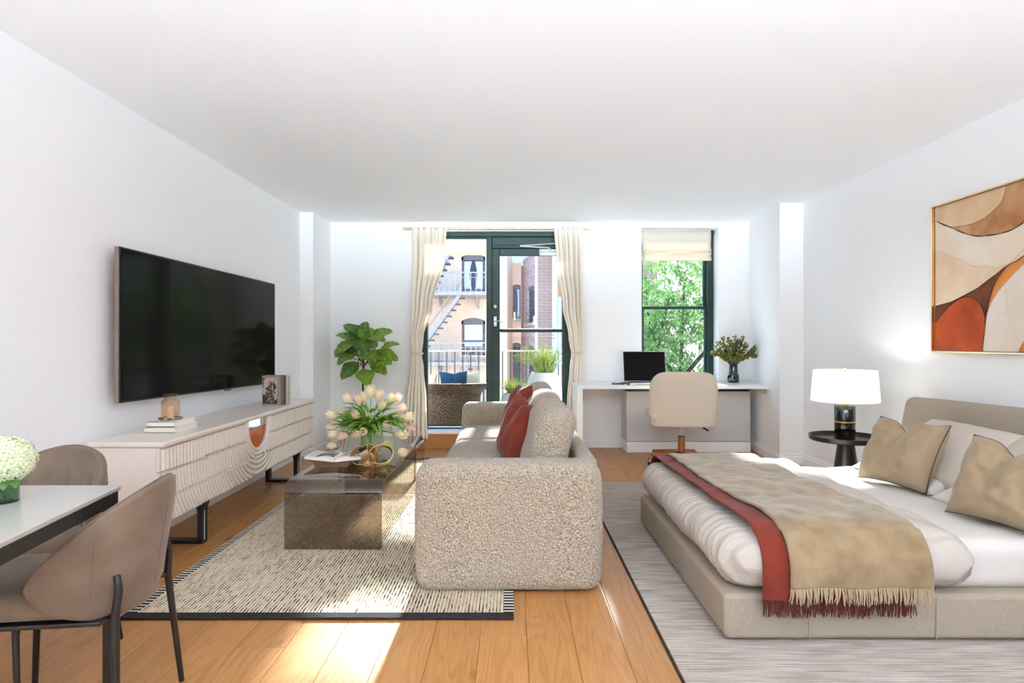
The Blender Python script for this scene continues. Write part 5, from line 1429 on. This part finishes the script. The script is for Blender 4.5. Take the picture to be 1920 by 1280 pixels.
# pink building seen through the tree
PB = empty('building', (6.5, 24, -6), 'pink brick building beyond the green tree', 'building')
g = holed(G(), -3.4, 4, -6, 5.4, 0, .4, [(1.4, 2.3, 2.8, 4.0)]); g.build('wall', M['pink_brick'], PB, loc=(0, 0, 6))
facade_window(PB, 1.4, 2.3, 2.8, 4.0, 0, .1, 'sash').location = (0, 0, 6)
G().box(-3.45, 4.1, -.08, .4, 5.4, 5.5).build('coping', M['pipe'], PB, loc=(0, 0, 6))

# fire escape
FE = empty('fire_escape', (-2.4, 18.9, -6), 'pale iron fire escape with railings and stairs on the cream building', 'fire escape')
def fe_platform(z):
    p = G().box(-1.9, 1.65, -.45, 1.05, z-.10, z).build('platform', M['iron'], FE)
    G().box(-1.9, 1.65, -.47, -.43, z+.56, z+.595).build('hand_rail', M['iron'], p)
    G().box(-1.9, 1.65, -.46, -.44, z+.42, z+.435).build('mid_rail', M['iron'], p)
    base = None
    for k in range(23):
        x = -1.88+k*.16
        if base is None: base = G().box(-.011, .011, -.461, -.439, z, z+.57).build('baluster', M['iron'], p); base.location = (x, 0, 0)
        else: c = base.copy(); COL.objects.link(c); c.location = (x, 0, 0)
    for x in (-1.4, .1, 1.3): G().prism([(1.05, z-.10), (-.30, z-.10), (1.05, z-.45)], x, x+.04, axis='x').build('bracket', M['iron'], p)
    return p
FZ = [8.70, 6.58]
for z in FZ: fe_platform(z)
def fe_stair(xa, za, xb, zb, n):
    s = empty('stair', (0, 0, 0)); s.parent = FE
    d = Vector((xb-xa, zb-za)).normalized(); nn = Vector((-d.y, d.x))*.11
    for y in (-.28, .10):
        G().prism([(xa, za), (xb, zb), (xb+nn.x, zb+nn.y), (xa+nn.x, za+nn.y)], y, y+.025).build('stringer', M['iron'], s)
        G().tube([(xa-.02, y, za+.45), (xb-.02+.0, y, zb+.45)], .014, 6).build('hand_rail', M['iron'], s, True)
    for k in range(n):
        t = (k+.5)/n; x, z = lerp(xa, xb, t), lerp(za, zb, t)
        G().box(x-.02, x+.13, -.27, .12, z-.025, z+.015).build('tread', M['tread'], s)
fe_stair(-.60, 6.6, .88, 8.62, 11)
fe_stair(-.1, 8.75, .95, 10.6, 10)
fe_stair(.2, 4.5, 1.10, 6.45, 10)

# tree seen through the desk window
TR = empty('tree', (3.1, 11.3, -6), 'leafy green tree filling the view through the desk window', 'tree')
br = [[(0, 0, 0), (.05, 0, 3), (0, .1, 5.5), (.1, .1, 8.3)], [(0, .1, 5.3), (-.6, .0, 6.4), (-1.1, -.1, 7.4)], [(0, .1, 5.6), (.6, .1, 6.7), (1.1, 0, 7.8)], [(-.3, .05, 5.9), (-.5, -.3, 6.9), (-.3, -.4, 8.0)], [(0, .1, 6.4), (-.5, .2, 7.4), (-.6, .2, 8.4)], [(.1, 0, 6.6), (.6, -.3, 7.2), (1.3, -.3, 7.2)], [(-.9, -.1, 7.0), (-1.4, -.3, 6.8), (-1.7, -.3, 6.4)]]
for k, b in enumerate(br): G().tube(spline(b, 8), [lerp(.11 if k == 0 else .045, .015, i/(8*(len(b)-1))) for i in range(8*(len(b)-1)+1)], 7).build('trunk' if k == 0 else 'branch', M['tree_bark'], TR, True)
rnd = random.Random(12); g = G()
for c_ in range(2600):
    x = rnd.uniform(-1.9, 1.9); y = rnd.uniform(-1.0, 1.1); z = rnd.uniform(4.9, 9.15)
    top = 8.95-.28*(x/1.6)**2-.5*max(0, -(x+.55))**1.2+.25*nz(x*2, y*2, 4)
    if z > top or nz(x*1.3, y*1.3, z*1.3) < -.28: continue
    if z > 8.35 and x < -.3 and rnd.random() < .65: continue
    c0 = Vector((x, y, z))
    for k in range(13):
        d = Vector((rnd.gauss(0, 1), rnd.gauss(0, 1), rnd.gauss(-.75, .5))).normalized(); l_ = rnd.uniform(.07, .125); s_ = d.cross(Vector((rnd.gauss(0, 1), rnd.gauss(0, 1), .3))).normalized()*l_*.17; u_ = d.cross(s_).normalized()*l_*.05
        p = c0+Vector([rnd.gauss(0, .05) for _ in range(3)])
        g.add([p, p+d*l_*.4+s_, p+d*l_+Vector((0, 0, -.02)), p+d*l_*.4-s_, p+d*l_*.45-u_], [(0, 1, 4), (1, 2, 4), (2, 3, 4), (3, 0, 4)])
tag(g.build('foliage', M['tree_leaf'], TR), kind='stuff')
